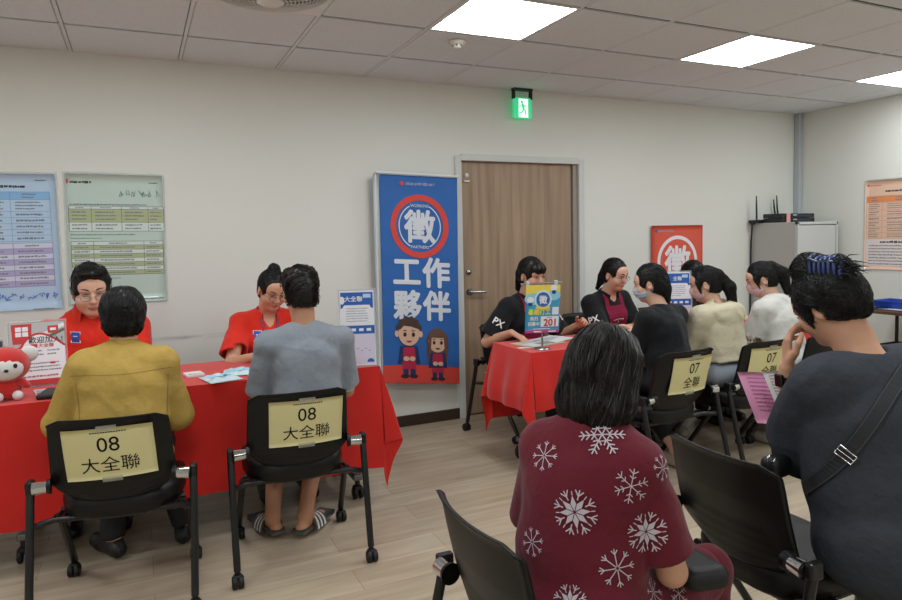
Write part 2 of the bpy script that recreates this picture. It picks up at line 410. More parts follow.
# ---------------------------------------------------------------- chairs
M_cblack = mat('chair_black_plastic', '0a0b0c', rough=.42, spec=.35, bump=.05, bscale=300)
M_cseat = mat('chair_black_vinyl', '0a0a0b', rough=.45, spec=.35, bump=.08, bscale=220)
M_cframe = mat('chair_black_steel', '101113', rough=.35, spec=.5)
M_caster = mat('caster_rubber', '0d0e0f', rough=.55)
BZ0, BZ1 = .440, .775
def back_pt(u, z):
    """a point of the backrest's middle surface; u in -1..1 across, z height"""
    t = (z-BZ0)/(BZ1-BZ0)
    w = .222-.014*t
    if t < .24: w = .222-.003-.075*((.24-t)/.24)**1.4
    y = .035-.105*t+.03*t*t + .045*abs(u)**2.2*(1-.15*t)
    if t > .93: y -= .012*((t-.93)/.07)**2
    zz = z-.018*max(0, abs(u)-.8)/.2*max(0, (t-.8)/.2)
    return w*u, y, zz
def make_chair(label, group=None):
    t = thing('folding_chair', label, 'chair', (0, 0, 0), 0, group)
    # backrest: wrapped shell with stepped ridges low on its rear side
    NU, NV = 64, 60; mb = MB()
    P = np.zeros((NU+1, NV+1, 3)); Q = P.copy()
    for i in range(NU+1):
        for j in range(NV+1):
            u = -1+2*i/NU; z = BZ0+(BZ1-BZ0)*j/NV; tt = j/NV
            x, y, zz = back_pt(u, z); th = .011
            e = min((1-abs(u))*.22, (1-tt)*.31+.02); e = max(e, 0)
            if e < .012: th = .015
            d = min((1-abs(u))*.9, tt*.78)                 # distance from the U-shaped lower rim
            st = 0
            if tt < .62:
                for q in (.08, .15, .22, .29):
                    st += .0085/(1+math.exp(-(d-q)*190))
                st *= min(1, (.62-tt)/.2)
            else: st = 0
            P[i, j] = (x, y+th/2, zz); Q[i, j] = (x, y-th*.3+.22*st-.002, zz)
    n = (NU+1)*(NV+1); idx = lambda i, j: i*(NV+1)+j
    F = []
    for i in range(NU):
        for j in range(NV):
            a, b, c, d = idx(i, j), idx(i+1, j), idx(i+1, j+1), idx(i, j+1)
            F.append((d, c, b, a)); F.append((n+a, n+b, n+c, n+d))
    rim = [idx(i, 0) for i in range(NU+1)]+[idx(NU, j) for j in range(1, NV+1)]+[idx(i, NV) for i in range(NU-1, -1, -1)]+[idx(0, j) for j in range(NV-1, 0, -1)]
    for k in range(len(rim)):
        a, b = rim[k], rim[(k+1) % len(rim)]; F.append((a, b, n+b, n+a))
    mb.add(np.concatenate([P.reshape(-1, 3), Q.reshape(-1, 3)]), F, M_cblack, True)
    mb.build('backrest', t)
    # seat pad
    mb = MB(); L = [];
    pr = [(0, -.045), (.6, -.045), (.88, -.052), (.985, -.035), (1, .01), (.97, .038), (.85, .047), (.5, .05), (0, .048)]
    V = []; Fc = []; K = 40
    for (r, z) in pr:
        for k in range(K):
            th = 2*math.pi*k/K; c, s = math.cos(th), math.sin(th); e = .28
            x = .228*r*math.copysign(abs(c)**(2*e), c); y = .215*r*math.copysign(abs(s)**(2*e), s)
            V.append((x*(1-.10*(y/.215 < 0)*abs(y/.215)), .262+y, .402+z+.010*(x/.22)**2-.014*max(0, y/.215)**3))
    for i in range(len(pr)-1):
        for k in range(K): Fc.append((i*K+k, i*K+(k+1) % K, (i+1)*K+(k+1) % K, (i+1)*K+k))
    mb.add(V, Fc, M_cseat, True); mb.build('seat', t)
    # frame: cross tubes, hubs, legs with casters
    mb = MB(); mb.tube([(-.283, .02, .372), (-.23, .085, .365), (.23, .085, .365), (.283, .02, .372)], .012, M_cframe, 12); mb.tube([(-.232, .2, .36), (.232, .2, .36)], .011, M_cframe, 12)
    for s in (-1, 1): mb.tube([(s*.2, .085, .36), (s*.2, .2, .36), (s*.2, .42, .365)], .011, M_cframe, 10)
    mb.build('seat_frame', t)
    for s in (-1, 1):
        mb = MB(); mb.cyl((s*.212, .022, .52), (s*.226, .02, .52), .03, M_cblack, 20, .026)
        mb.cyl((s*.224, .02, .519), (s*.272, .016, .517), .021, M_chrome, 24, .0245); mb.cyl((s*.272, .016, .517), (s*.274, .016, .517), .017, M_black, 20)
        mb.build('hinge_hub', t)
        # rear leg
        for rear in (True, False):
            mb = MB()
            if rear:
                pts = [(s*.283, .045, .535), (s*.284, .03, .50), (s*.284, 0, .37), (s*.281, -.08, .065)]; foot = (s*.281, -.08)
                mb.box((s*.285, .035, .52), (.026, .05, .05), M_cframe, bev=.008)
            else:
                pts = [(s*.226, .12, .362), (s*.232, .19, .345), (s*.245, .395, .065)]; foot = (s*.245, .395)
            mb.tube(pts, .0145, M_cframe, 12)
            lg = mb.build('leg', t)
            cm = MB(); x, y = foot
            for o in (-1, 1):
                cm.lathe([(0, -.0115), (.020, -.0115), (.026, -.008), (.026, .008), (.020, .0115), (0, .0115)], M_caster, 20, Matrix.Translation((x+o*.0125, y-.012, .026)) @ Matrix.Rotation(math.pi/2, 4, 'Y'))
            cm.cyl((x, y, .03), (x, y, .075), .011, M_caster, 12); cm.box((x, y-.006, .045), (.034, .034, .02), M_caster, bev=.006)
            cm.build('caster', lg)
    return t
chairs = {}
chair0 = None
def place_chair(key, x, y, rot, label, group):
    global chair0
    if chair0 is None: chair0 = make_chair(label, group); t = chair0
    else: t = copy_tree(chair0)
    t.location = (x, y, 0); t.rotation_euler = (0, 0, math.radians(rot)); t['label'] = label; t['group'] = group
    chairs[key] = t; return t
g1, g2 = 'chairs with paper number signs', 'audience chairs in the near rows'
place_chair('c1', -.125, 2.79, -9, 'black folding chair under the yellow-jacketed person, paper 08 sign on its back', g1)
place_chair('c2', .597, 2.845, -4, 'black folding chair under the young man in grey, paper 08 sign on its back', g1)
place_chair('A', 2.69, 2.735, 4, 'black folding chair with a 07 sign under the woman in black', g1)
place_chair('B', 3.335, 2.74, 2, 'black folding chair with a 07 sign behind the pink paper', g1)
place_chair('C', 3.9, 2.75, 3, 'black folding chair under the woman in the white shirt', g1)
place_chair('D', .690, 1.352, -91, 'black audience chair under the woman in the maroon snowflake shirt', g2)
place_chair('E', 1.546, 1.425, -92, 'black audience chair between the maroon shirt and grey shirt women', g2)
place_chair('S1', -.12, 4.44, 176, 'black folding chair behind the red table under the man in red', 'staff chairs by the wall')
place_chair('S2', .78, 4.44, 176, 'black folding chair behind the red table under the woman in red', 'staff chairs by the wall')
place_chair('S3', 2.42, 4.30, 195, 'black folding chair with a lime cloth edge beside the door, under the ponytailed staff woman', 'staff chairs by the wall')
place_chair('S4', 3.27, 4.44, 176, 'black folding chair under the staff woman in glasses', 'staff chairs by the wall')
place_chair('S5', 4.0, 4.44, 178, 'black folding chair under the staff member behind the blue sign', 'staff chairs by the wall')

# paper signs taped to the chair backs
M_paper = mat('cream_paper', 'd9cf9b', rough=.8, spec=.2)
M_ink = mat('black_ink', '1b1a18', rough=.8, spec=.1)
M_tape = mat('clear_tape', 'c9c7b4', rough=.15, alpha=.45)
def chair_paper(key, num, name, label, dx=0, dz=0, rot=0, w=.315, h=.205):
    ch = chairs[key]; t = MB(); a = math.radians(rot); ca, sa = math.cos(a), math.sin(a)
    def P(x, y, lift=0):      # sheet coords, x to the reader's right, y up
        X = dx+ca*x-sa*y; Z = .635+dz+sa*x+ca*y
        zc = min(max(Z, BZ0), BZ1); tt = (zc-BZ0)/(BZ1-BZ0); wd = .222-.014*tt
        q = back_pt(min(1, max(-1, X/wd)), zc)
        curl = .012*max(0, (x/w*2))**4*max(0, y/h*2)
        return (X, q[1]-.012-lift-curl-(max(0, Z-BZ1)*.1), Z)
    t.grid(lambda u, v: P((u-.5)*w, (v-.5)*h), 16, 10, M_paper, .0006)
    t.text(num, M_ink, .082, None, None, None, fn=lambda x, y: P(x, y+.038, .0012))
    t.text(name, M_ink, .066, None, None, None, fn=lambda x, y: P(x, y-.042, .0012), squeeze=1.04)
    for k in range(14):
        x = -.058+.009*k; t.add([P(x, .084, .001), P(x+.006, .084, .001), P(x+.006, .0885, .001), P(x, .0885, .001)], [(0, 1, 2, 3)], M_ink)
    for y in (h/2, -h/2): t.add([P(-.035, y-.012, .0015), P(.035, y-.012, .0015), P(.035, y+.010, .0015), P(-.035, y+.010, .0015)], [(0, 1, 2, 3)], M_tape)
    o = t.build('paper_sign'); o.matrix_world = ch.matrix_basis
    o.location = ch.location; o.rotation_euler = ch.rotation_euler
    tag(o, label, 'paper sign', 'paper signs on the chair backs'); return o
chair_paper('c1', '08', '大全聯', 'cream paper 08 sign on the chair back below the yellow jacket', dx=.0, rot=1.5)
chair_paper('c2', '08', '大全聯', 'cream paper 08 sign on the chair back below the grey t-shirt', dx=.03, rot=-.5)
chair_paper('A', '07', '全聯', 'cream paper 07 sign, whole, on the chair behind the cream jacket', dx=.035, rot=-1)
chair_paper('B', '07', '全聯', 'cream paper 07 sign partly covered by the raised hand and pink paper', dx=-.005, dz=.0, rot=0)

# ---------------------------------------------------------------- tables with red cloths
M_red = mat('red_table_cloth', 'cf1f17', rough=.7, spec=.25, sheen=.3, noise=.06, nscale=5, bump=.12, bscale=900)
M_tleg = mat('table_grey_steel', '7b7d80', rough=.35, metal=.8)
M_ttop = mat('table_laminate', 'a9a6a0', rough=.5)
def make_table(label, x0, x1, y0, y1, z, leg_x):
    t = thing('folding_table', label, 'table', ((x0+x1)/2, (y0+y1)/2, 0)); cx, cy = (x0+x1)/2, (y0+y1)/2
    MB().box((0, 0, z-.0135), (x1-x0, y1-y0, .025), M_ttop, bev=.004).build('tabletop', t)
    for lx in leg_x:
        lx -= cx
        mb = MB(); mb.cyl((lx, 0, z-.03), (lx, 0, .12), .024, M_tleg, 16)
        mb.box((lx, 0, .12), (.05, y1-y0-.14, .035), M_tleg, bev=.008); mb.box((lx, 0, z-.04), (.06, y1-y0-.2, .02), M_tleg, bev=.004)
        lg = mb.build('leg', t)
        for s in (-1, 1):
            cm = MB(); y = s*((y1-y0)/2-.09)
            for o in (-1, 1):
                cm.lathe([(0, -.011), (.026, -.011), (.034, -.007), (.034, .007), (.026, .011), (0, .011)], M_caster, 22, Matrix.Translation((lx+o*.017, y, .034)) @ Matrix.Rotation(math.pi/2, 4, 'Y'))
            cm.cyl((lx, y, .04), (lx, y, .11), .014, M_caster, 12); cm.box((lx, y, .062), (.046, .05, .024), M_caster, bev=.008)
            cm.build('caster', lg)
    return t
def noise1(x, seed=0):
    return math.sin(x*1.7+seed)*.5+math.sin(x*3.1+seed*2.3)*.3+math.sin(x*6.7+seed*.7)*.2
def make_cloth(name, label, x0, x1, y0, y1, z, drop_f, drop_s, ends, wave=.02, flare=(.2, .1), back=.3):
    """cloth lying on the table: top, front and rear drops, side drops with hanging corner folds; ends=(left, right) says which ends drape"""
    mb = MB(); zt = z+.004; o = .006
    X0, X1, Y0, Y1 = x0-o, x1+o, y0-o, y1+o
    def out(p, nx, ny, d, s, w):      # a hanging point: base edge point, outward normal, drop, arclength for waves
        if d <= 0: return (p[0], p[1], zt+d)
        k = min(1, d/.25)
        a = w*k*(noise1(s*5, 1)+.9)+.10*d*.35
        return (p[0]+nx*a, p[1]+ny*a, zt-d+.004*noise1(s*4)*k)
    nx = int((X1-X0)/.04); ny = 14
    mb.grid(lambda u, v: (X0+(X1-X0)*u, Y0+(Y1-Y0)*v, zt+.0012*noise1(u*20+v*7)), nx, ny, M_red)
    nd = 16
    hem = lambda s: drop_f+.022*noise1(s*2.2, 3)
    mb.grid(lambda u, v: out((X0+(X1-X0)*u, Y0), 0, -1, v*hem(X0+(X1-X0)*u), X0+(X1-X0)*u, wave), nx*2, nd, M_red)
    mb.grid(lambda u, v: out((X1-(X1-X0)*u, Y1), 0, 1, v*back, X0+(X1-X0)*u+9, wave), nx, nd, M_red)
    for side, on in ((-1, ends[0]), (1, ends[1])):
        if not on: continue
        xe = X1 if side > 0 else X0
        # side drop
        if side > 0: mb.grid(lambda u, v: out((xe, Y0+(Y1-Y0)*u), 1, 0, v*drop_s, Y0+(Y1-Y0)*u+4, wave*1.4), 24, nd, M_red)
        else: mb.grid(lambda u, v: out((xe, Y1-(Y1-Y0)*u), -1, 0, v*drop_s, Y0+(Y1-Y0)*u+4, wave*1.4), 24, nd, M_red)
        for (yc, sy, df) in ((Y0, -1, drop_f), (Y1, 1, back)):
            def corner(u, v):
                th = u*math.pi/2                       # 0: front normal, 90: side normal
                c, s = math.cos(th), math.sin(th)
                rmax = min(df/max(c, 1e-4), drop_s/max(s, 1e-4))
                d = v*rmax
                fx, fy = flare[0]*s**6*(c**.35 if c > 0 else 0)*d*2.0, flare[1]*math.sin(2*th)*d
                base = out((xe, yc), side*s*.8, sy*c*.8, d, (xe if u < .5 else yc+4), wave*.6)
                zz = zt-d*math.sqrt(max(0, 1-(fx*fx+fy*fy)/(d*d+1e-9)))
                return (base[0]+side*fx, base[1]+sy*fy, zz)
            fl_ = (side*sy < 0)
            if fl_: mb.grid(lambda u, v: corner(u, v), 28, nd, M_red)
            else: mb.grid(lambda u, v: corner(1-u, v), 28, nd, M_red)
    ob = mb.build(name); tag(ob, label, 'tablecloth', 'red tablecloths'); return ob
TZ = .735
make_table('long folding table under the red cloth between the red polo staff and their visitors', -1.35, 1.135, 3.365, 3.96, TZ, (-.52, 1.03))
make_cloth('tablecloth', 'red cloth over the long table holding masks, leaflets and the plush bear', -1.35, 1.135, 3.355, 3.965, TZ, .53, .42, (0, 1), wave=.012, flare=(.24, -.06), back=.35)
make_table('folding table on casters under the red cloth by the maroon aproned staff', 2.035, 4.75, 3.265, 3.70, TZ, (2.16, 4.6))
make_cloth('tablecloth', 'red cloth whose hanging corner folds reach near the floor by the door', 2.035, 4.75, 3.26, 3.705, TZ, .34, .34, (1, 1), wave=.032, flare=(.16, .10), back=.5)

# ---------------------------------------------------------------- printed sheets
class Sheet:
    """draws flat print on a sheet; P(x, y, lift) -> point; x to the right, y up, metres from the sheet's centre"""
    def __init__(s, mb, P): s.mb, s.P = mb, P
    def rect(s, x0, y0, x1, y1, m, l=.001, n=1):
        for i in range(n):
            a = x0+(x1-x0)*i/n; b = x0+(x1-x0)*(i+1)/n
            s.mb.add([s.P(a, y0, l), s.P(b, y0, l), s.P(b, y1, l), s.P(a, y1, l)], [(0, 1, 2, 3)], m)
    def poly(s, pts, m, l=.001): s.mb.add([s.P(x, y, l) for x, y in pts], [tuple(range(len(pts)))], m)
    def disc(s, x, y, rx, ry, m, l=.001, n=28, a0=0, a1=360):
        p = [(x+rx*math.cos(math.radians(a0+(a1-a0)*k/n)), y+ry*math.sin(math.radians(a0+(a1-a0)*k/n))) for k in range(n if a1-a0 == 360 else n+1)]
        s.poly(p, m, l)
    def ring(s, x, y, r0, r1, m, l=.001, n=72, a0=0, a1=360):
        V = []
        for k in range(n+1):
            a = math.radians(a0+(a1-a0)*k/n); V += [s.P(x+r0*math.cos(a), y+r0*math.sin(a), l), s.P(x+r1*math.cos(a), y+r1*math.sin(a), l)]
        s.mb.add(V, [(2*k, 2*k+1, 2*k+3, 2*k+2) for k in range(n)], m)
    def text(s, body, x, y, h, m, l=.0015, bold=0, sq=1): s.mb.text(body, m, h, None, None, None, bold=bold, squeeze=sq, fn=lambda a, b, e: s.P(x+a, y+b, l+e))
    def lines(s, x, y, w, h, n, m, rnd, l=.0012, gap=.75, dense=.82):
        """small print too fine to read: rows of short dashes"""
        lh = h/n; ch = lh*gap*.62
        for k in range(n):
            yy = y-lh*(k+.5); xx = x; end = x+w*(rnd.uniform(.55, 1) if k == n-1 and n > 1 else rnd.uniform(.85, 1))
            while xx < end:
                ww = ch*rnd.uniform(.5, 1.9)
                s.rect(xx, yy-ch/2*rnd.uniform(.5, 1), min(end, xx+ww*dense), yy+ch/2*rnd.uniform(.5, 1), m, l); xx += ww
    def stroke(s, pts, w, m, l=.0013):
        for a, b in zip(pts, pts[1:]):
            d = np.array(b)-np.array(a); L = np.hypot(*d)
            if L < 1e-6: continue
            n = np.array([-d[1], d[0]])/L*w/2
            s.poly([tuple(np.array(a)-n), tuple(np.array(b)-n), tuple(np.array(b)+n), tuple(np.array(a)+n)], m, l)
    def scribble(s, x, y, w, h, m, rnd, n=5):
        for k in range(n):
            x0 = x+w*k/n; pts = [(x0+w/n*rnd.uniform(0, 1.1), y+h*rnd.uniform(-.5, .5)) for _ in range(6)]
            s.stroke(pts, h*.08, m)
    def table(s, x, y, cols, rows, line, fills, ink, rnd, lw=.0022, first=None):
        """a ruled table: cols widths, rows heights; fills cycles over rows"""
        Wd = sum(cols); Hh = sum(rows); yy = y
        for r, h in enumerate(rows):
            f = fills[r % len(fills)]
            if f is not None: s.rect(x, yy-h, x+Wd, yy, f, .0006)
            xx = x
            for c, w in enumerate(cols):
                nl = max(1, int(h/.022))
                s.lines(xx+w*(.12 if r else .3), yy-h*.1, w*(.74 if r else .4), h*.8, nl, ink, rnd)
                xx += w
            yy -= h
        yy = y
        for h in [0]+list(rows): yy -= h; s.rect(x, yy-lw/2, x+Wd, yy+lw/2, line, .0014)
        xx = x
        for w in [0]+list(cols): xx += w; s.rect(xx-lw/2, y-Hh, xx+lw/2, y, line, .0014)
def flatP(o, ux, uy, bend=0):
    o = np.array(o, float); ux = np.array(ux, float); uy = np.array(uy, float); ux /= np.linalg.norm(ux); uy /= np.linalg.norm(uy); n = np.cross(ux, uy)
    return lambda x, y, l=0: tuple(o+ux*x+uy*y+n*(l+bend*math.sin(x*9+y*5)))
rnd = random.Random(4)
M_film = mat('laminated_film', 'cfd8dc', rough=.12, spec=.5, alpha=.35)
def poster(name, label, P, w, h, base, draw, rim=.012, cat='poster', group=None, coat=.6):
    mb = MB(); m = mat('sheet_'+base, base, rough=.35, coat=coat)
    mb.grid(lambda u, v: P((u-.5)*w, (v-.5)*h, 0), 10, 14, m, .0015)
    if rim:
        s = Sheet(mb, P)
        W2, H2 = w/2, h/2
        for a in ((-W2-rim, -H2-rim, W2+rim, -H2), (-W2-rim, H2, W2+rim, H2+rim), (-W2-rim, -H2, -W2, H2), (W2, -H2, W2+rim, H2)): s.rect(*a, M_film, 0)
    draw(Sheet(mb, P)); o = mb.build(name); tag(o, label, cat, group); return o
ink = mat('print_black', '3a3d40', rough=.7); inkg = mat('print_grey', '7f878c', rough=.7); ruled = mat('print_rule', '55605a', rough=.7)
redp = mat('print_red', 'c8383a', rough=.6); whitep = mat('print_white', 'eceaf0', rough=.6); bluep = mat('print_blue', '1f5fb4', rough=.6)
def d_green(s):
    ol = mat('print_olive', 'b3bc93', rough=.7); pg = mat('print_pale_green', 'd6e2db', rough=.7); gr = mat('print_green', '6f9c86', rough=.7)
    s.rect(-.262, .335, -.252, .36, redp); s.lines(-.245, .355, .13, .022, 1, ink, rnd, gap=1.2); s.lines(.19, .355, .05, .014, 1, ink, rnd)
    s.scribble(.02, .28, .23, .045, gr, rnd, 7)
    s.lines(-.25, .22, .43, .02, 1, inkg, rnd)
    s.table(-.255, .2, [.12, .165, .15, .09], [.018, .08, .055], ruled, [pg, ol, pg], inkg, rnd)
    s.lines(-.25, .035, .41, .018, 1, gr, rnd); s.lines(-.25, .012, .17, .015, 1, gr, rnd)
    s.table(-.25, -.015, [.12, .28, .11], [.024, .026, .026, .026, .026, .026, .026, .026], ruled, [pg, ol], inkg, rnd)
    s.lines(-.2, -.235, .24, .016, 1, inkg, rnd); s.lines(.14, -.37, .12, .016, 1, ink, rnd)
poster('wall_poster', 'pale green laminated notice of ruled tables, above the man in the red polo', flatP((-.108, YW-.008, 1.449), (1, 0, -.012), (.012, 0, 1), .0003), .535, .79, 'c3d6cc', d_green, group='laminated notices on the walls')
def d_blue(s):
    hb_ = mat('print_sky', '8dbde6', rough=.7); pu = mat('print_lilac', 'b3a9d3', rough=.7); pw = mat('print_pale_lilac', 'd4d4ea', rough=.7); sc = mat('ballpoint_blue', '5a78c8', rough=.7)
    s.lines(.17, .37, .06, .014, 1, ink, rnd); s.lines(-.25, .34, .43, .028, 1, ink, rnd, gap=1)
    s.table(-.26, .295, [.1, .2, .2], [.045, .07, .035, .035, .035, .035, .035], mat('print_blue_rule', '7ba0c8', rough=.7), [hb_]+[None]*6, inkg, rnd)
    s.lines(-.25, .02, .2, .016, 1, ink, rnd)
    s.table(-.26, -.005, [.1, .2, .2], [.032]*8, inkg, [pw, pu], inkg, rnd)
    s.scribble(-.05, -.32, .3, .045, sc, rnd, 9); s.lines(.12, -.39, .12, .018, 1, inkg, rnd)
poster('wall_poster', 'pale blue laminated notice of ruled tables, cut by the picture edge', flatP((-.695, YW-.007, 1.438), (1, 0, .004), (-.004, 0, 1), .0003), .545, .80, 'b9d2ec', d_blue, group='laminated notices on the walls')
def d_orange(s):
    hd_ = mat('print_orange', 'e8935f', rough=.7); pk = mat('print_pale_pink', 'f0cdb8', rough=.7); wl_ = mat('print_cream', 'e9dcd8', rough=.7)
    s.rect(-.25, .345, -.235, .362, redp); s.lines(-.23, .36, .12, .018, 1, redp, rnd); s.lines(-.09, .31, .3, .03, 1, ink, rnd, gap=1.1)
    s.table(-.255, .255, [.14, .37], [.055, .07, .055, .04, .055, .05, .05], mat('print_orange_rule', 'c98d70', rough=.7), [hd_]+[None]*6, inkg, rnd)
    s.rect(-.255, -.37, .255, -.13, wl_, .0006); s.lines(-.13, -.14, .3, .03, 1, ink, rnd, gap=1.1); s.lines(-.23, -.175, .45, .19, 7, inkg, rnd)
    s.rect(.05, -.375, .14, -.345, redp)
poster('wall_poster', 'peach laminated notice with an orange table header on the side wall', flatP((XR-.008, 3.66, 1.447), (0, -1, 0), (0, 0, 1), .0003), .545, .80, 'ecc4ab', d_orange, group='laminated notices on the walls')
def d_zheng(s):
    s.ring(0, .03, .205, .238, whitep); s.text('徵', 0, .028, .31, whitep, bold=.028)
    s.disc(-.25, .31, .014, .014, bluep); s.lines(-.228, .322, .19, .024, 1, mat('print_lilac_grey', 'a98fb0', rough=.7), rnd, gap=1.2)
poster('recruiting_sign', 'orange red foam board with a ringed white character on the wall behind the staff', flatP((4.448, YW-.02, 1.12), (1, 0, 0), (0, 0, 1)), .61, .72, 'e0563f', d_zheng, rim=0, cat='sign', coat=.2)

# ---------------------------------------------------------------- the blue cloth banner
BX, BY = 1.885, 4.55
M_bblue = mat('banner_blue', '2262ae', rough=.62, sheen=.2); M_bred = mat('banner_red', 'd8453a', rough=.65); M_bwhite = mat('banner_white', 'd9dde6', rough=.6)
def banP(x, y, l=0):      # x -.305...305, y 0 (top) ... -1.5
    e = y+1.5
    yy = y - (.02*(x+.305)/.61)*(1 if y > -.05 else 1) + (-.055*((x+.305)/.61)-.0)*max(0, min(1, -y/1.5))
    dep = .004*math.sin(x*9+y*2.2)+.003*math.sin(y*4+x*3)+.0022*abs(((y/.19) % 1)-.5)*2+.0022*abs(((x/.2) % 1)-.5)*2
    return (BX+x-.008*(-y), BY-.02-dep-l, 1.875+yy)
ban = thing('banner', 'tall blue cloth recruiting banner with a red ringed white character, beside the door', 'banner', (0, 0, 0))
mb = MB(); mb.grid(lambda u, v: banP(-.305+.61*u, -1.5*(1-v), 0), 40, 100, M_bblue, .0012)
s = Sheet(mb, banP)
L = .003
cx_, cy_ = 0.0, -.36
s.ring(cx_, cy_, .185, .228, M_bred, L)
s.ring(cx_, cy_, .158, .166, M_bwhite, L, a0=-62, a1=62); s.ring(cx_, cy_, .158, .166, M_bwhite, L, a0=118, a1=242)
s.text('徵', cx_, cy_, .245, M_bwhite, L, bold=.03)
s.text('WORKING', cx_, cy_+.148, .03, M_bwhite, L, bold=.01); s.text('PARTNERS', cx_, cy_-.148, .03, M_bwhite, L, bold=.01)
s.disc(-.135, -.058, .016, .016, M_bred, L); s.lines(-.105, -.042, .24, .032, 1, mat('banner_small_print', '8a93c0', rough=.7), rnd, L, gap=1.2)
for ch, x, y in (('工', -.11, -.69), ('作', .125, -.69), ('夥', -.11, -.93), ('伴', .125, -.93)): s.text(ch, x, y, .225, M_bwhite, L, bold=.035)
# red ground band under the two cartoon clerks
V = [(-.303, -1.498)] + [(.303*q/6, -1.498) for q in range(-5, 6)] + [(.303, -1.498)] + [(.303*q/10, -1.40+.015*math.cos(q*.25)) for q in range(10, -11, -1)]
pts = [(-.303+.606*k/20, -1.385+.02*math.cos((k-8)*.12)) for k in range(21)]
for a, b in zip(pts, pts[1:]): s.poly([(a[0], -1.498), (b[0], -1.498), b, a], M_bred, L)
M_skinp = mat('banner_skin', 'dcb49b', rough=.7); M_hp = mat('banner_hair_brown', '4a3730', rough=.7); M_hp2 = mat('banner_hair_chestnut', '6a4a3c', rough=.7); M_navy = mat('banner_navy', '1e2f5e', rough=.7); M_crim = mat('banner_crimson', 'b32345', rough=.7); M_dk = mat('banner_dark', '2c2628', rough=.7)
def clerk(x, y, k, hair, girl):
    q = lambda a: a*k
    if girl:
        s.disc(x, y-q(.02), q(.125), q(.135), hair, L); s.poly([(x-q(.125), y-q(.03)), (x-q(.115), y-q(.24)), (x+q(.115), y-q(.24)), (x+q(.125), y-q(.03))], hair, L)
    s.poly([(x-q(.085), y-q(.14)), (x-q(.11), y-q(.3)), (x+q(.11), y-q(.3)), (x+q(.085), y-q(.14))], M_navy, L+0.0016)
    s.poly([(x-q(.055), y-q(.15)), (x-q(.07), y-q(.35)), (x+q(.07), y-q(.35)), (x+q(.055), y-q(.15))], M_crim, L+0.0031)
    for e in (-1, 1):
        s.disc(x+e*q(.03), y-q(.255), q(.03), q(.022), M_skinp, L+0.0047, 14)
        s.rect(x+e*q(.035)-q(.026), y-q(.41), x+e*q(.035)+q(.026), y-q(.35), M_navy, L+0.0016); s.disc(x+e*q(.042), y-q(.415), q(.042), q(.02), M_dk, L+0.0031, 14)
        if not girl: s.disc(x+e*q(.118), y-q(.03), q(.02), q(.03), M_skinp, L+0.0016, 14)
    s.disc(x, y-q(.025), q(.105), q(.112), M_skinp, L+0.0047)
    if girl:
        s.disc(x, y-q(.01), q(.112), q(.112), hair, L+0.0057, 24, 15, 165)
        s.poly([(x-q(.10), y+q(.02)), (x-q(.112), y-q(.16)), (x-q(.085), y-q(.16)), (x-q(.07), y+q(.02))], hair, L+0.0062); s.poly([(x+q(.07), y+q(.02)), (x+q(.085), y-q(.16)), (x+q(.112), y-q(.16)), (x+q(.10), y+q(.02))], hair, L+0.0062)
    else:
        p = []
        for a in range(0, 181, 15): r = .118+(.016 if (a//15) % 2 else 0); p.append((x+q(r)*math.cos(math.radians(a)), y+q(.005)+q(r)*math.sin(math.radians(a))))
        p += [(x-q(.085), y+q(.01)), (x-q(.05), y+q(.045)), (x+q(.02), y+q(.038)), (x+q(.08), y+q(.02))]; s.poly(p, hair, L+0.0057)
    for e in (-1, 1): s.disc(x+e*q(.042), y-q(.035), q(.016), q(.02), M_dk, L+0.0068, 14); s.rect(x+e*q(.042)-q(.018), y-q(.003), x+e*q(.042)+q(.018), y+q(.005), hair, L+0.0068)
    s.disc(x, y-q(.09), q(.026), q(.018), M_crim if not girl else M_dk, L+0.0068, 14, 180, 360)
clerk(-.105, -1.115, .80, M_hp, False); clerk(.125, -1.175, .70, M_hp2, True)
mb.build('banner_cloth', ban)
mb = MB(); mb.tube([banP(-.33, .012, -.006), banP(.32, .012, -.006)], .009, M_white, 10)
mb.build('top_rod', ban)
mb = MB(); mb.grid(lambda u, v: (BX-.345+.042*u, BY+.006*math.sin(u*3), .43+1.45*v), 3, 10, mat('banner_white_sleeve', 'd7e2e8', rough=.5), .004); mb.build('pole_sleeve', ban)
mb = MB(); mb.cyl((BX-.325, BY+.01, .02), (BX-.325, BY+.01, 1.89), .009, M_white, 12); mb.box((BX-.325, BY+.01, .0125), (.1, .12, .025), M_white, bev=.006); mb.build('stand_pole', ban)

# ---------------------------------------------------------------- cabinet with network gear
M_cab = mat('cabinet_grey_steel', 'b9b8b3', rough=.45); M_cabf = mat('cabinet_front_grey', 'c4c6c4', rough=.4)
cab = thing('cabinet', 'pale grey steel cabinet in the room corner with network boxes on top', 'cabinet', (5.685, 4.385, 0))
CW, CD, CH = .555, .49, 1.488
mb = MB(); mb.box((0, .01, CH/2), (CW, CD-.02, CH), M_cab, bev=.004)
for s_ in (-1, 1): mb.box((s_*(CW/2-.012), -CD/2+.005, CH/2), (.024, .03, CH), M_cabf, bev=.003)
mb.box((0, -CD/2+.005, CH-.0125), (CW, .03, .025), M_cabf, bev=.003); mb.box((0, -CD/2+.005, .03), (CW, .03, .06), M_cabf, bev=.003); mb.build('body', cab)
mb = MB(); mb.box((0, -CD/2+.006, CH/2+.018), (CW-.056, .02, CH-.10), M_cabf, bev=.004); d_ = mb.build('door', cab)
mb = MB(); mb.box((.21, -CD/2-.01, .62), (.02, .014, .11), M_steel, bev=.004); mb.build('handle', d_)
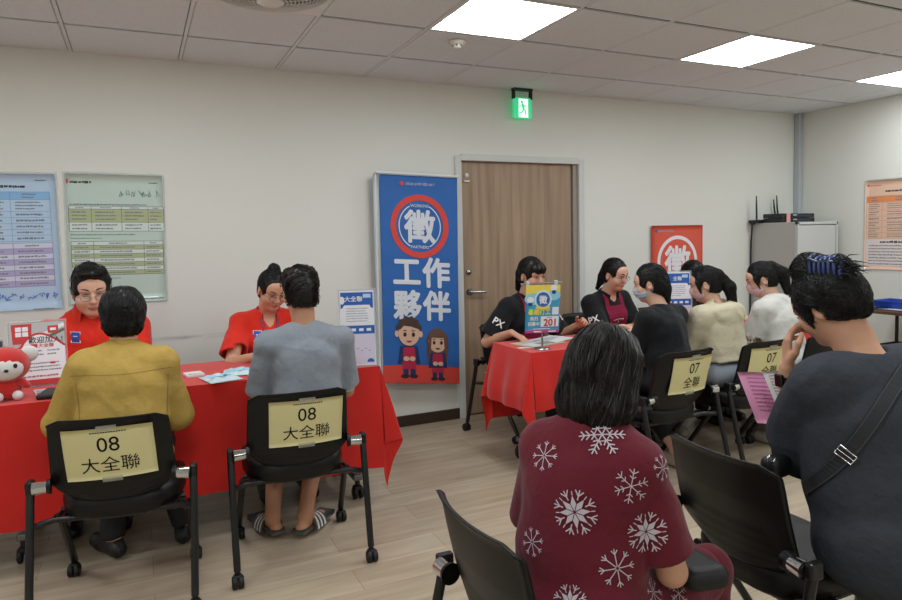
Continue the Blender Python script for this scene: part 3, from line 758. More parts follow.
def netbox(z, label, dx=0):
    t = thing('network_switch', label, 'network device', (5.635+dx, 4.40, z), 0)
    mb = MB(); mb.box((0, 0, .021), (.44, .21, .040), mat('dark_metal', '1e2024', rough=.4), bev=.003); mb.build('case', t)
    mb = MB()
    for k in range(8): mb.box((.0+.022*k, -.1055, .021), (.015, .003, .012), mat('port_blue_grey', '3c4660', rough=.4))
    for x in (-.05, ): mb.box((x, -.1055, .026), (.05, .003, .012), mat('label_grey', 'a9adb3', rough=.5))
    mb.build('port_panel', t); return t
netbox(1.488, 'flat black network box lying directly on the grey cabinet'); netbox(1.530, 'flat black network box on top of the other one', -.005)
rt = thing('wifi_router', 'small black router with three upright antennas behind the network boxes', 'router', (5.46, 4.567, 1.488))
mb = MB(); mb.box((.09, 0, .016), (.40, .11, .03), M_black, bev=.006); mb.build('case', rt)
for (x, y, a, b) in ((-.085, -.02, -.006, .26), (.235, .03, -.03, .23), (.27, .03, -.022, .27)):
    mb = MB(); mb.tube([(x, y, .03), (x, y, .06), (x+a*.6, y, .15), (x+a, y, b)], [.007, .009, .008, .005], M_black, 10); mb.build('antenna', rt)
tg = MB(); tg.box((5.485, 4.289, 1.53), (.05, .003, .082), mat('pink_tag', 'd99a98', rough=.7)); tag(tg.build('paper_tag'), 'pink paper tag stuck on the stacked network boxes', 'paper tag')
mb = MB(); mb.tube([(5.46, 4.50, 1.497), (5.40, 4.58, 1.50), (5.385, 4.605, 1.47), (5.382, 4.618, 1.3), (5.386, 4.622, 1.0), (5.38, 4.62, .6), (5.384, 4.622, .12), (5.40, 4.61, .008)], .007, M_black, 8); tag(mb.build('network_cable'), 'black cable dropping down the wall behind the grey cabinet', 'cable')

# ---------------------------------------------------------------- side table by the right wall
M_walnut = mat('walnut_top', '5e4436', rough=.4, noise=.2, nscale=5, stretch=(1, 8, 1))
sdt = thing('side_table', 'brown topped black steel side table below the peach notice', 'table', (5.74, 3.02, 0))
mb = MB(); mb.box((0, 0, .725), (.50, 1.2, .026), M_walnut, bev=.004); mb.build('tabletop', sdt)
for sx_ in (-1, 1):
    for sy_ in (-1, 1):
        mb = MB(); mb.tube([(sx_*.225, sy_*.56, .715), (sx_*.225, sy_*.56, 0)], .014, M_cframe, 10); mb.build('leg', sdt)
mb = MB()
for sy_ in (-1, 1): mb.tube([(-.225, sy_*.56, .42), (.225, sy_*.56, .42)], .01, M_cframe, 8)
for sx_ in (-1, 1): mb.tube([(sx_*.225, -.56, .42), (sx_*.225, .56, .42)], .01, M_cframe, 8)
mb.build('stretcher', sdt)
tr = MB(); M_tray = mat('blue_plastic', '2144a8', rough=.35)
def tray_ring(z, ex): return [(-.13-ex, -.2-ex, z), (.13+ex, -.2-ex, z), (.13+ex, .2+ex, z), (-.13-ex, .2+ex, z)]
V = tray_ring(0, -.012)+tray_ring(.055, 0)+tray_ring(.055, .008)+tray_ring(.05, .008)+tray_ring(.053, -.004)+tray_ring(.004, -.016)
Fc = [(3, 2, 1, 0)]
for a in range(5):
    for k in range(4): Fc.append((a*4+k, a*4+(k+1) % 4, a*4+4+(k+1) % 4, a*4+4+k))
Fc.append((20, 21, 22, 23)); tr.add(V, Fc, M_tray); o = tr.build('tray', loc=(5.76, 3.40, .752)); tag(o, 'blue plastic tray on the brown side table', 'tray')
pb = MB(); pb.grid(lambda u, v: (-.17+.3*u, -.25+.5*v, .004+.006*noise1(u*9+v*5)*u*(1-u)*4+.002), 14, 16, mat('white_bag_film', 'dfe2e6', rough=.35), .002); o = pb.build('plastic_bag', loc=(5.74, 3.36, .741)); tag(o, 'flattened white plastic bag under the blue tray', 'plastic bag')
ph = MB(); ph.box((0, 0, .007), (.075, .15, .012), M_black, bev=.004); o = ph.build('phone', loc=(5.60, 3.52, .738)); o.rotation_euler = (0, 0, .5); tag(o, 'small black phone at the end of the brown side table', 'phone')

# ---------------------------------------------------------------- things on the red tables
TT_ = TZ+.0056
def stand_sheet(name, label, cx, cy, yaw, w, h, tilt, draw, base='e8e9ee', z0=TT_, foot=True):
    """upright acrylic sheet stand with a print in it"""
    t = thing(name, label, 'sign stand', (cx, cy, z0), yaw, 'printed sheets in clear stands')
    ti = math.radians(tilt); uy = np.array([0, math.sin(ti), math.cos(ti)])
    P = flatP((0, 0, .006)+uy*h/2, (1, 0, 0), uy)
    mb = MB(); mb.grid(lambda u, v: P((u-.5)*w, (v-.5)*h, 0), 1, 1, mat('sheet_'+base, base, rough=.35, coat=.6), .002)
    draw(Sheet(mb, P)); mb.build('printed_sheet', t)
    mb = MB(); M_acr = mat('clear_acrylic', 'd5dde2', rough=.1, alpha=.3)
    b = .008
    for a in ((-w/2-b, -h/2, -w/2, h/2+b), (w/2, -h/2, w/2+b, h/2+b), (-w/2, h/2, w/2, h/2+b)): Sheet(mb, P).rect(*a, M_acr, 0)
    if foot: mb.box((0, .035, .002), (w, .09, .003), M_acr)
    mb.build('clear_holder', t); return t
def d_blue_head(title, sub):
    def d(s):
        s.P0 = s.P; s.P = lambda x, y, l=0: s.P0(x*.95, y*.94, l); s.rect(-.095, -.21, .095, .21, whitep, .0006)
        s.rect(-.09, .11, .09, .2, bluep, .0009); s.disc(-.082, .155, .014, .022, whitep, .0012)
        s.text(title, -.018 if len(title) > 2 else 0, .163, .034, whitep, .0016, bold=.015)
        s.rect(.035, .168, .078, .19, mat('print_pale_blue', 'b9d0ea', rough=.6), .0016)
        pts = [(-.08+.16*k/16, .125+.006*math.sin(k*.2)) for k in range(17)]
        s.poly([(-.085, .02), (.085, .02), (.085, .10), (.07, .128), (-.07, .128), (-.085, .105)], whitep, .0012)
        s.lines(-.06, .115, .125, .085, 6, mat('print_light_grey', 'a9adba', rough=.7), rnd, .0016)
        s.rect(-.095, -.035, .095, .012, bluep, .0012)
        for k in range(4): s.rect(-.075+.042*k, -.02, -.05+.042*k, -.004, whitep, .0016)
        s.rect(-.095, -.205, .095, -.035, mat('print_lavender', 'd8cfe2', rough=.6), .001); s.lines(-.085, -.045, .06, .04, 2, mat('print_light_grey', 'a9adba'), rnd, .0014)
        for k in range(6): s.rect(-.05+.02*k*1.1, -.12-.012*(k % 2), -.04+.022*k, -.116-.012*(k % 2), inkg, .0014)
        s.disc(-.06, -.195, .025, .03, mat('print_rose', 'e08a94', rough=.6), .0014, 12, 0, 180); s.disc(.07, -.195, .02, .02, bluep, .0014, 12, 0, 180)
    return d
stand_sheet('sign_stand', 'blue headed recruiting sheet standing at the red table end by the banner', 1.035, 3.385, -18, .19, .40, 6, d_blue_head('大全聯', ''))
stand_sheet('sign_stand', 'blue headed recruiting sheet standing between the women in black and cream tops', 3.36, 3.47, -22, .19, .40, 6, d_blue_head('全聯', ''))
def d_welcome(s):
    s.rect(-.115, .04, .115, .15, mat('print_stone', 'b9bbba', rough=.6), .0006)
    s.stroke([(-.02, .065), (.115, .135)], .016, whitep, .0009); s.stroke([(-.02, .045), (.115, .11)], .014, mat('print_moss', '5f6a5e', rough=.6), .0009)
    s.poly([(-.105, .145), (-.02, .145), (-.025, .05), (-.10, .05)], redp, .0012)
    for a in (0, 1):
        for b in (0, 1): s.rect(-.088+.028*a, .085+.025*b, -.064+.028*a, .106+.025*b, whitep, .0015)
    s.rect(.045, .095, .09, .13, redp, .0012); s.rect(.055, .107, .08, .12, whitep, .0015)
    arc = [(-.115+.23*k/20, .03+.065*math.sin(math.pi*min(1, max(0, (k-4)/16))**.8)-.0) for k in range(21)]
    for a, b in zip(arc, arc[1:]):
        s.poly([(a[0], -.15), (b[0], -.15), b, a], whitep, .0018); s.stroke([a, b], .010, redp, .002)
    s.text('歡迎加入!', .035, .065, .034, ink, .0024, bold=.012); s.rect(-.03, .028, .0, .046, redp, .0022); s.text('大全聯', .036, .037, .022, redp, .0024, bold=.01)
    for k in range(2): s.lines(-.03+.07*k, .02, .055, .035, 2, inkg, rnd, .0022)
    s.lines(-.06, -.04, .16, .05, 3, inkg, rnd, .0022); s.rect(.05, -.055, .07, -.045, redp, .0024)
    s.lines(-.1, -.1, .2, .02, 1, mat('print_rust', 'a86a60', rough=.7), rnd, .0022); s.rect(-.115, -.15, .115, -.125, redp, .0022)
stand_sheet('sign_stand', 'welcome leaflet in a clear stand behind the plush bear', -.455, 3.72, 4, .235, .305, 10, d_welcome)
lf = stand_sheet('sign_stand', 'leaflet stand at the far table end, cut by the picture edge', -.69, 3.86, 6, .15, .21, 10, lambda s: (s.rect(-.07, .02, .07, .1, mat('print_teal', '2f4a4a', rough=.6)), s.lines(-.06, .0, .12, .08, 5, inkg, rnd)))
lc = MB(); lc.grid(lambda u, v: (-.055+.11*u, -.075+.15*v, .001), 1, 1, mat('leaflet_white', 'd9d5d2', rough=.5), .001)
s = Sheet(lc, flatP((0, 0, .001), (1, 0, 0), (0, 1, 0))); s.rect(-.05, -.07, .05, -.02, redp); s.lines(-.045, .06, .09, .07, 4, inkg, rnd); o = lc.build('leaflet', loc=(-.40, 3.56, TT_+.001)); o.rotation_euler = (0, 0, .2); tag(o, 'small red and white leaflet lying by the welcome stand', 'leaflet')
ph = MB(); ph.box((0, 0, .011), (.09, .17, .02), mat('black_leather', '1b1716', rough=.5, bump=.2, bscale=150), bev=.007, seg=3); o = ph.build('wallet', loc=(-.375, 3.46, TT_)); o.rotation_euler = (0, 0, -.15); tag(o, 'black wallet on the red cloth beside the yellow jacket', 'wallet')
bx = MB(); bx.box((0, 0, .006), (.085, .10, .012), mat('card_white', 'e4e2df', rough=.5), bev=.001)
s = Sheet(bx, flatP((0, 0, .0123), (1, 0, 0), (0, 1, 0))); s.lines(-.035, -.02, .07, .022, 1, ink, rnd); o = bx.build('name_card_box', loc=(.232, 3.60, TT_)); o.rotation_euler = (0, 0, .15); tag(o, 'small white card box on the red cloth next to the mask packets', 'card box')
def packet(x, y, rot, sx, sy, z, label, seed):
    r2 = random.Random(seed); mb = MB(); M_pk = mat('mask_packet_film', 'd5e6ec', rough=.28, noise=.0, coat=.5); M_pb = mat('mask_blue', 'a9d3e4', rough=.6)
    ph_ = [r2.uniform(0, 6) for _ in range(6)]
    def P(u, v): 
        e = min(u, 1-u, v, 1-v)*5; k = min(1, e)
        return ((u-.5)*sx, (v-.5)*sy, .003+k*(.012+.004*math.sin(u*17+ph_[0]+3*math.sin(v*6+ph_[1]))+.004*math.sin(v*13+ph_[2]+2*math.sin(u*7+ph_[3]))))
    mb.grid(P, 22, 16, M_pk, .002)
    mb.grid(lambda u, v: (lambda p: (p[0], p[1], p[2]+.0012))(P(.15+.7*u, .28+.42*v)), 18, 9, M_pb)
    mb.text('口罩', bluep, .022, None, None, None, fn=lambda x, y: (x, y-.03, P(x/sx+.5, (y-.03)/sy+.5)[2]+.0025))
    o = mb.build('mask_packet', loc=(x, y, z)); o.rotation_euler = (0, 0, math.radians(rot)); tag(o, label, 'mask packet', 'mask packets on the red cloth'); return o
packet(.345, 3.44, 14, .16, .19, TT_, 'crinkled clear packet of blue masks nearest the white card box', 1)
packet(.445, 3.55, -8, .15, .18, TT_+.001, 'crinkled clear packet of blue masks lying in the middle of the pile', 2)
packet(.535, 3.47, 10, .13, .16, TT_+.001, 'crinkled clear packet of blue masks nearest the young man in grey', 3)
# plain plush bear
M_plr = mat('plush_red', 'd3201b', rough=.95, sheen=.6, bump=.5, bscale=400); M_plw = mat('plush_white', 'e9e6e4', rough=.95, sheen=.6, bump=.5, bscale=400)
pl = thing('plush_bear', 'small red plush bear with white round ears sitting at the red table end', 'plush toy', (-.545, 3.47, TT_), 8)
def ell(c, r, m, rot=None, n=20): 
    prof = [(math.sin(math.pi*k/12), -math.cos(math.pi*k/12)) for k in range(13)]
    T = Matrix.Translation(c) @ (rot or Matrix.Identity(4)) @ Matrix.Diagonal((r[0], r[1], r[2], 1))
    return MB().lathe([(max(a, .0001), b) for a, b in prof], m, n, T)
ell((0, 0, .052), (.055, .045, .055), M_plr).build('body', pl)
hd_ = ell((0, -.005, .155), (.093, .075, .08), M_plr).build('head', pl)
ell((0, -.052, .145), (.066, .032, .052), M_plw).build('muzzle', hd_)
for e in (-1, 1):
    ell((e*.088, .0, .195), (.036, .02, .036), M_plw).build('ear', hd_)
    ell((e*.034, -.079, .158), (.008, .005, .010), M_black).build('eye', hd_)
    ell((e*.058, -.02, .07), (.018, .018, .034), M_plr, Matrix.Rotation(e*-.9, 4, 'Y')).build('arm', pl)
    ell((e*.036, -.045, .022), (.021, .024, .021), M_plw).build('leg', pl)
ell((0, -.085, .14), (.009, .006, .007), M_black).build('nose', hd_)
# T-shaped stand with the 201 sheet
t = thing('sign_stand', 'steel T stand holding the yellow and blue 201 sheet before the ponytailed woman', 'sign stand', (2.155, 3.335, TT_), -6)
mb = MB(); mb.lathe([(0, 0), (.05, 0), (.05, .004), (.01, .008), (0, .008)], M_steel, 28); mb.cyl((0, 0, .004), (0, 0, .39), .0055, M_steel, 12); mb.cyl((-.135, 0, .392), (.135, 0, .392), .005, M_steel, 10); mb.build('stand', t)
for e in (-1, 1):
    mb = MB(); mb.box((e*.093, -.006, .392), (.02, .022, .03), mat('clear_clip', 'dfe6ea', rough=.1, alpha=.6), bev=.005); mb.build('clip', t)
P = flatP((0, -.012, .24), (1, 0, -.03), (.03, -.03, 1), .0003)
mb = MB(); mb.grid(lambda u, v: P((u-.5)*.225, (v-.5)*.285, 0), 8, 10, mat('flyer_blue', '3d9ec9', rough=.4, coat=.4), .001)
s = Sheet(mb, P); yel = mat('print_yellow', 'f0d75a', rough=.5); wtr = mat('print_aqua', '8fd0e4', rough=.5); dblue = mat('print_deep_blue', '1c3d86', rough=.5); lime = mat('print_lime', 'd7e04a', rough=.5); mag = mat('print_magenta', 'c04a8c', rough=.5)
s.rect(-.1125, .075, .1125, .1425, yel, .0008, 4); s.disc(-.06, .06, .06, .035, wtr, .001); s.disc(.07, .08, .045, .03, wtr, .001)
for x, y in ((-.082, .035), (.07, .105)): s.disc(x, y+.02, .022, .018, whitep, .0014); s.disc(x, y-.005, .014, .012, dblue, .0014)
s.disc(0, .055, .056, .056, whitep, .0016); s.disc(0, .055, .049, .049, wtr, .002); s.disc(0, .055, .043, .043, bluep, .0023); s.text('徵', 0, .055, .055, whitep, .0027, bold=.03)
s.disc(0, .008, .05, .01, yel, .0023, 20)
for i, c in enumerate('暑期打工'): s.text(c, -.078+.037*i, -.018, .036, (lime, yel)[i % 2], .0027, bold=.04)
s.rect(.062, -.035, .105, .01, whitep, .0014)
s.text('熱烈', -.055, -.057, .027, whitep, .002, bold=.02); s.text('招募中', -.058, -.088, .026, whitep, .002, bold=.02)
s.rect(-.012, -.106, .106, -.044, whitep, .002, 2); s.text('201', .047, -.081, .058, redp, .0026, bold=.03, sq=1.05); s.lines(.03, -.046, .04, .012, 1, redp, rnd, .0026)
s.lines(-.06, -.112, .13, .012, 1, whitep, rnd, .0016); s.rect(-.1125, -.1425, .1125, -.125, mag, .001, 4); s.rect(-.055, -.138, -.005, -.131, whitep, .0016); s.rect(.04, -.138, .09, -.131, whitep, .0016)
mb.build('printed_sheet', t)
def flat_sheet(name, label, x, y, rot, w, h, z, m, draw=None, cat='paper', group=None, bend=.0):
    mb = MB(); mb.grid(lambda u, v: ((u-.5)*w, (v-.5)*h, bend*math.sin(u*3)*math.sin(v*2.5)), 8, 8, m, .0008)
    if draw: draw(Sheet(mb, lambda a, b, l=0: (a, b, l+.0004+bend*math.sin((a/w+.5)*3)*math.sin((b/h+.5)*2.5))))
    o = mb.build(name, loc=(x, y, z)); o.rotation_euler = (0, 0, math.radians(rot)); tag(o, label, cat, group); return o
flat_sheet('document_sheet', 'orange edged form sheet on the red cloth beneath the 201 stand', 2.25, 3.53, 12, .30, .21, TT_+.0012, mat('form_peach', 'e3c79a', rough=.6), lambda s: (s.rect(-.125, -.085, .125, .085, mat('form_white', 'd8d8d8', rough=.6)), s.rect(-.04, -.07, .09, .0, mat('form_photo', '8b8f93', rough=.6), .002), s.lines(-.11, .08, .2, .06, 3, inkg, rnd, .002)))
flat_sheet('document_sheet', 'plain white sheet lying over the orange edged form', 2.40, 3.60, 25, .29, .20, TT_+.003, mat('form_white', 'd8d8d8', rough=.6), lambda s: s.lines(-.12, .08, .22, .1, 5, inkg, rnd, .001))
flat_sheet('name_card', 'pale pink slip near the ponytailed woman\'s hand', 2.085, 3.42, -10, .085, .05, TT_+.0012, mat('slip_pink', 'e8c4c0', rough=.6), cat='paper slip')
flat_sheet('document_sheet', 'white form in front of the man in the red polo', -.10, 3.62, 5, .21, .29, TT_+.0012, mat('form_white', 'd8d8d8', rough=.6), lambda s: s.lines(-.09, .13, .18, .22, 11, inkg, rnd, .001))
flat_sheet('document_sheet', 'white form under the writing hand of the woman in the red polo', .68, 3.66, 8, .21, .29, TT_+.0012, mat('form_white', 'd8d8d8', rough=.6), lambda s: s.lines(-.09, .13, .18, .22, 11, inkg, rnd, .001))

# ---------------------------------------------------------------- soft bodies: distance fields turned into one continuous mesh
A = lambda *v: np.array(v, float)
def rotx(a): a = math.radians(a); c, s = math.cos(a), math.sin(a); return np.array([[1, 0, 0], [0, c, -s], [0, s, c]])
def roty(a): a = math.radians(a); c, s = math.cos(a), math.sin(a); return np.array([[c, 0, s], [0, 1, 0], [-s, 0, c]])
def rotz(a): a = math.radians(a); c, s = math.cos(a), math.sin(a); return np.array([[c, -s, 0], [s, c, 0], [0, 0, 1]])
def unit(v): return v/(np.linalg.norm(v)+1e-12)
class Vol:
    def __init__(s): s.pr = []; s.disp = None; s.ampl = 0
    def _add(s, f, lo, hi, k, op): s.pr.append((f, np.array(lo), np.array(hi), k, op)); return s
    def cone(s, a, b, r1, r2, k=.02, op='u', flat=None, cap=False):
        """tapered limb from a to b; flat=(axis, factor) squashes it; cap cuts it flat at b"""
        a = np.array(a, float); b = np.array(b, float); ba = b-a; L2 = ba@ba+1e-12; dr = ba/math.sqrt(L2)
        if flat is not None: ax = unit(np.array(flat[0], float)); fk = flat[1]
        def f(P):
            p = P-a
            if flat is not None: p = p+np.outer(p@ax, ax).reshape(p.shape)*(1/fk-1)
            h = np.clip(p@ba/L2, 0, 1)
            d = np.linalg.norm(p-h[..., None]*ba, axis=-1)-(r1+(r2-r1)*h)
            if flat is not None: d = d*min(1, fk*1.0) if fk < 1 else d
            if cap:
                t = p@ba/L2; d2 = np.linalg.norm(p-t[..., None]*ba, axis=-1)-(r1+(r2-r1)*np.clip(t, 0, 1.2)); q_ = (t-1)*math.sqrt(L2); hh = np.clip(.5-.5*(d2-q_)/.010, 0, 1); d = np.where(t > .5, d2*(1-hh)+q_*hh+.010*hh*(1-hh), d)
            return d
        R = max(r1, r2)*1.05*(max(1, flat[1]) if flat is not None else 1)
        return s._add(f, np.minimum(a, b)-R, np.maximum(a, b)+R, k, op)
    def ell(s, c, r, R=None, k=.02, op='u'):
        c = np.array(c, float); r = np.array(r, float); R = np.eye(3) if R is None else R
        def f(P):
            q = (P-c)@R; k0 = np.linalg.norm(q/r, axis=-1); k1 = np.linalg.norm(q/(r*r), axis=-1)+1e-9
            return k0*(k0-1)/k1
        e = np.sqrt(((R*r)**2).sum(1)); return s._add(f, c-e, c+e, k, op)
    def box(s, c, half, R=None, rr=.01, k=.01, op='u'):
        c = np.array(c, float); hf = np.array(half, float)-rr; R = np.eye(3) if R is None else R
        def f(P):
            q = np.abs((P-c)@R)-hf; return np.linalg.norm(np.maximum(q, 0), axis=-1)+np.minimum(q.max(-1), 0)-rr
        e = np.abs(R)@np.array(half, float); return s._add(f, c-e, c+e, k, op)
    def plane(s, p, n, k=.006):
        """keeps what lies behind the plane (p, outward n)"""
        p = np.array(p, float); n = unit(np.array(n, float)); return s._add(lambda P: (P-p)@n, A(-9, -9, -9), A(9, 9, 9), k, 'i')
    def comb(s, F, d, k, op):
        if op == 's': d = -d
        if op == 'u':
            h = np.clip(.5+.5*(d-F)/k, 0, 1); return d*(1-h)+F*h-k*h*(1-h)
        h = np.clip(.5-.5*(d-F)/k, 0, 1); return d*(1-h)+F*h+k*h*(1-h)
    def eval(s, P):
        F = np.full(P.shape[:-1], .2)
        for f, lo, hi, k, op in s.pr: F = s.comb(F, f(P), k, op)
        if s.disp is not None: F = F+s.disp(P)
        return F
    def mesh(s, h, clip=None):
        us = [p for p in s.pr if p[4] == 'u']; m = 3*h+s.ampl+.004
        lo = np.min([p[1] for p in us], 0)-m; hi = np.max([p[2] for p in us], 0)+m
        if clip is not None: lo = np.maximum(lo, clip[0]-m); hi = np.minimum(hi, clip[1]+m)
        n = np.ceil((hi-lo)/h).astype(int)+1
        ax = [lo[i]+h*np.arange(n[i]) for i in range(3)]
        F = np.full(n, .2, np.float32)
        for f, a, b, k, op in s.pr:
            pad = k+2*h+.012+s.ampl
            i0 = np.clip(np.floor((a-pad-lo)/h).astype(int), 0, n); i1 = np.clip(np.ceil((b+pad-lo)/h).astype(int)+1, 0, n)
            if (i1 <= i0).any(): continue
            sl = tuple(slice(i0[q], i1[q]) for q in range(3))
            G = np.stack(np.meshgrid(ax[0][sl[0]], ax[1][sl[1]], ax[2][sl[2]], indexing='ij'), -1)
            F[sl] = s.comb(F[sl], f(G), k, op)
        if s.disp is not None:
            w = np.abs(F) < s.ampl*1.5+2*h; I = np.argwhere(w); P = lo+I*h
            F[w] += s.disp(P).astype(np.float32)
        return nets(F, lo, h)
def nets(F, lo, h):
    """surface nets"""
    S = F < 0; n = np.array(F.shape)
    c = np.zeros(n-1, np.int8)
    for dx in (0, 1):
        for dy in (0, 1):
            for dz in (0, 1): c += S[dx:n[0]-1+dx, dy:n[1]-1+dy, dz:n[2]-1+dz]
    act = (c > 0) & (c < 8); I = np.argwhere(act); vid = np.full(n-1, -1, np.int64); vid[act] = np.arange(len(I))
    acc = np.zeros((len(I), 3)); cnt = np.zeros(len(I))
    for axis in range(3):
        o1, o2 = [q for q in range(3) if q != axis]
        for a in (0, 1):
            for b in (0, 1):
                off = np.zeros(3, int); off[o1] = a; off[o2] = b; o = I+off; e = o.copy(); e[:, axis] += 1
                v0 = F[o[:, 0], o[:, 1], o[:, 2]]; v1 = F[e[:, 0], e[:, 1], e[:, 2]]; x = (v0 < 0) != (v1 < 0)
                t = np.where(x, v0/np.where(x, v0-v1, 1), 0); p = off+np.zeros((len(I), 3)); p[:, axis] += t
                acc[x] += p[x]; cnt[x] += 1
    V = lo+(I+acc/np.maximum(cnt, 1)[:, None])*h
    Q = []
    for axis in range(3):
        o1, o2 = [(1, 2), (2, 0), (0, 1)][axis]
        sl0 = [slice(1, -1)]*3; sl0[axis] = slice(0, -1); sl1 = [slice(1, -1)]*3; sl1[axis] = slice(1, None)
        s0 = S[tuple(sl0)]; s1 = S[tuple(sl1)]
        for flip, X in ((False, s0 & ~s1), (True, ~s0 & s1)):
            J = np.argwhere(X)
            if not len(J): continue
            base = J.copy(); base[:, o1] += 1; base[:, o2] += 1
            def vv(a, b):
                q = base.copy(); q[:, o1] -= a; q[:, o2] -= b; return vid[q[:, 0], q[:, 1], q[:, 2]]
            f = np.stack([vv(1, 1), vv(0, 1), vv(0, 0), vv(1, 0)], 1); Q.append(f[:, ::-1] if flip else f)
    Q = np.concatenate(Q); a, b, c_ = V[Q[:, 0]], V[Q[:, 1]], V[Q[:, 2]]
    if np.einsum('ij,ij->i', a, np.cross(b, c_)).sum() < 0: Q = Q[:, ::-1]
    return V, Q
def folds(seed, amp=.004, fr=26, stretch=(1, 1, .6)):
    r = random.Random(seed); K = []
    for i in range(5):
        d = unit(A(r.gauss(0, 1), r.gauss(0, 1), r.gauss(0, .8))*A(*stretch)); K.append((d*fr*(1+.55*i), r.uniform(0, 6), 1/(1+.7*i)))
    wd = [(unit(A(r.gauss(0, 1), r.gauss(0, 1), r.gauss(0, 1)))*fr*.7, r.uniform(0, 6)) for _ in range(3)]
    def f(P):
        w = [np.sin(P@a+b) for a, b in wd]; W_ = sum(w)*.9; t = 0
        for a, b, g in K: t = t+g*np.sin(P@a+b+W_)
        for a, b, g in K[:3]: t = t-1.1*g*(1-np.abs(np.sin(.5*(P@a)+b*2+W_*.8)))**4
        return amp*t/2
    return f
def vmesh(name, V, Q, m, parent, extra=None, smooth=True, mats=None, midx=None):
    """one mesh object from arrays, plus an MB of decals joined in"""
    me = bpy.data.meshes.new(name); nv, nf = len(V), len(Q)
    ms = [m]+list(mats or [])
    if extra is not None and extra.v:
        me.from_pydata(np.concatenate([V, np.array(extra.v)]).tolist(), [], [tuple(q) for q in Q.tolist()]+[tuple(i+nv for i in f) for f in extra.f])
        idx = (midx.tolist() if midx is not None else [0]*nf)+[len(ms)+k for k in extra.m]; ms += extra.mats
    else:
        me.vertices.add(nv); me.vertices.foreach_set('co', np.asarray(V, np.float32).ravel())
        me.loops.add(nf*4); me.loops.foreach_set('vertex_index', np.asarray(Q, np.int32).ravel())
        me.polygons.add(nf); me.polygons.foreach_set('loop_start', np.arange(nf, dtype=np.int32)*4)
        idx = midx.tolist() if midx is not None else [0]*nf
        me.update(calc_edges=True); me.validate()
    for q in ms: me.materials.append(q)
    me.polygons.foreach_set('material_index', np.array(idx, np.int32)); me.polygons.foreach_set('use_smooth', np.ones(len(me.polygons), bool)); me.update()
    o = bpy.data.objects.new(name, me); C.objects.link(o)
    if parent: o.parent = parent
    return o
def strands(vol, V, n, length, flow, r, rng, steps=14, lift=.0012, keep=None, ban=None):
    """fine locks that follow a hair volume's surface; returns an MB-ready (verts, faces, strand number)"""
    idx = rng.integers(0, len(V), n); P = V[idx].copy()
    if keep is not None: P = P[keep(P)]
    n = len(P); e = .002; path = []
    ln = length*rng.uniform(.55, 1.2, n); lf = lift*rng.uniform(.2, 2.4, n); jit = rng.normal(0, .10, (n, 3))
    for sidx in range(steps):
        f0 = vol.eval(P); G = np.stack([vol.eval(P+A(*(e*(k == q) for k in range(3))))-f0 for q in range(3)], -1); G /= np.linalg.norm(G, axis=-1, keepdims=True)+1e-9
        P = P-(f0-lf)[:, None]*G
        path.append(P.copy())
        d = flow(P)+jit; d = d-(d*G).sum(-1, keepdims=True)*G; d /= np.linalg.norm(d, axis=-1, keepdims=True)+1e-9
        P = P+d*(ln/steps)[:, None]
    path = np.stack(path, 1)
    if ban is not None: path = path[~ban(path).any(1)]; n = len(path)
    t = np.gradient(path, axis=1); t /= np.linalg.norm(t, axis=-1, keepdims=True)+1e-9
    up = A(.3, .2, 1); a = np.cross(t, up); a /= np.linalg.norm(a, axis=-1, keepdims=True)+1e-9; b = np.cross(t, a)
    taper = np.sin(np.pi*np.clip(np.linspace(.04, .97, steps), 0, 1))**.5*r
    ring = [path+(a*math.cos(q)+b*math.sin(q))*taper[None, :, None] for q in (0, 2.094, 4.189)]
    VV = np.stack(ring, 2).reshape(-1, 3)
    base = (np.arange(n)[:, None]*steps+np.arange(steps-1)[None, :])*3; F = []
    for k in range(3):
        k2 = (k+1) % 3; F.append(np.stack([base+k, base+k2, base+3+k2, base+3+k], -1).reshape(-1, 4))
    sid = np.tile(np.repeat(np.arange(n), steps-1), 3)
    return VV, np.concatenate(F), sid

# ---------------------------------------------------------------- people
def skin_mat(name, col):
    m = mat(name, col, rough=.5, spec=.4, noise=.05, nscale=14)
    b = m.node_tree.nodes['Principled BSDF']; b.inputs['Subsurface Weight'].default_value = .12; b.inputs['Subsurface Radius'].default_value = (.012, .005, .003); return m
SK1 = skin_mat('skin_light', 'd9ab93'); SK2 = skin_mat('skin_warm', 'cf9c80'); SK3 = skin_mat('skin_tan', 'c08a6c')
M_lip = mat('lips', 'b4736a', rough=.45); M_eye = mat('eye_white', 'd9d4d0', rough=.25); M_iris = mat('iris_dark', '1c1412', rough=.15); M_lash = mat('lash_dark', '1d1716', rough=.6); M_brow = mat('brow_dark', '2a211f', rough=.8)
H_black = mat('hair_black', '0f0d0d', rough=.45, spec=.32, stretch=(1, 1, .15), noise=.4, nscale=160); H_blk2 = mat('hair_black_lock', '191617', rough=.42, spec=.4); H_blk3 = mat('hair_black_deep', '080707', rough=.4)
H_brown = mat('hair_dark_brown', '1a1412', rough=.45, spec=.32, stretch=(1, 1, .15), noise=.4, nscale=160); H_br2 = mat('hair_brown_lock', '2a211b', rough=.42, spec=.4); H_gray = mat('hair_grey_lock', '4a4641', rough=.4)
def ik(S, W_, l1, l2, pole):
    S, W_ = A(*S), A(*W_); d = W_-S; L = min(np.linalg.norm(d), (l1+l2)*.995); u = unit(d); W_ = S+u*L
    a = (l1*l1-l2*l2+L*L)/(2*L); hgt = math.sqrt(max(1e-6, l1*l1-a*a)); p = A(*pole); p = unit(p-u*(p@u)); return S+u*a+p*hgt, W_
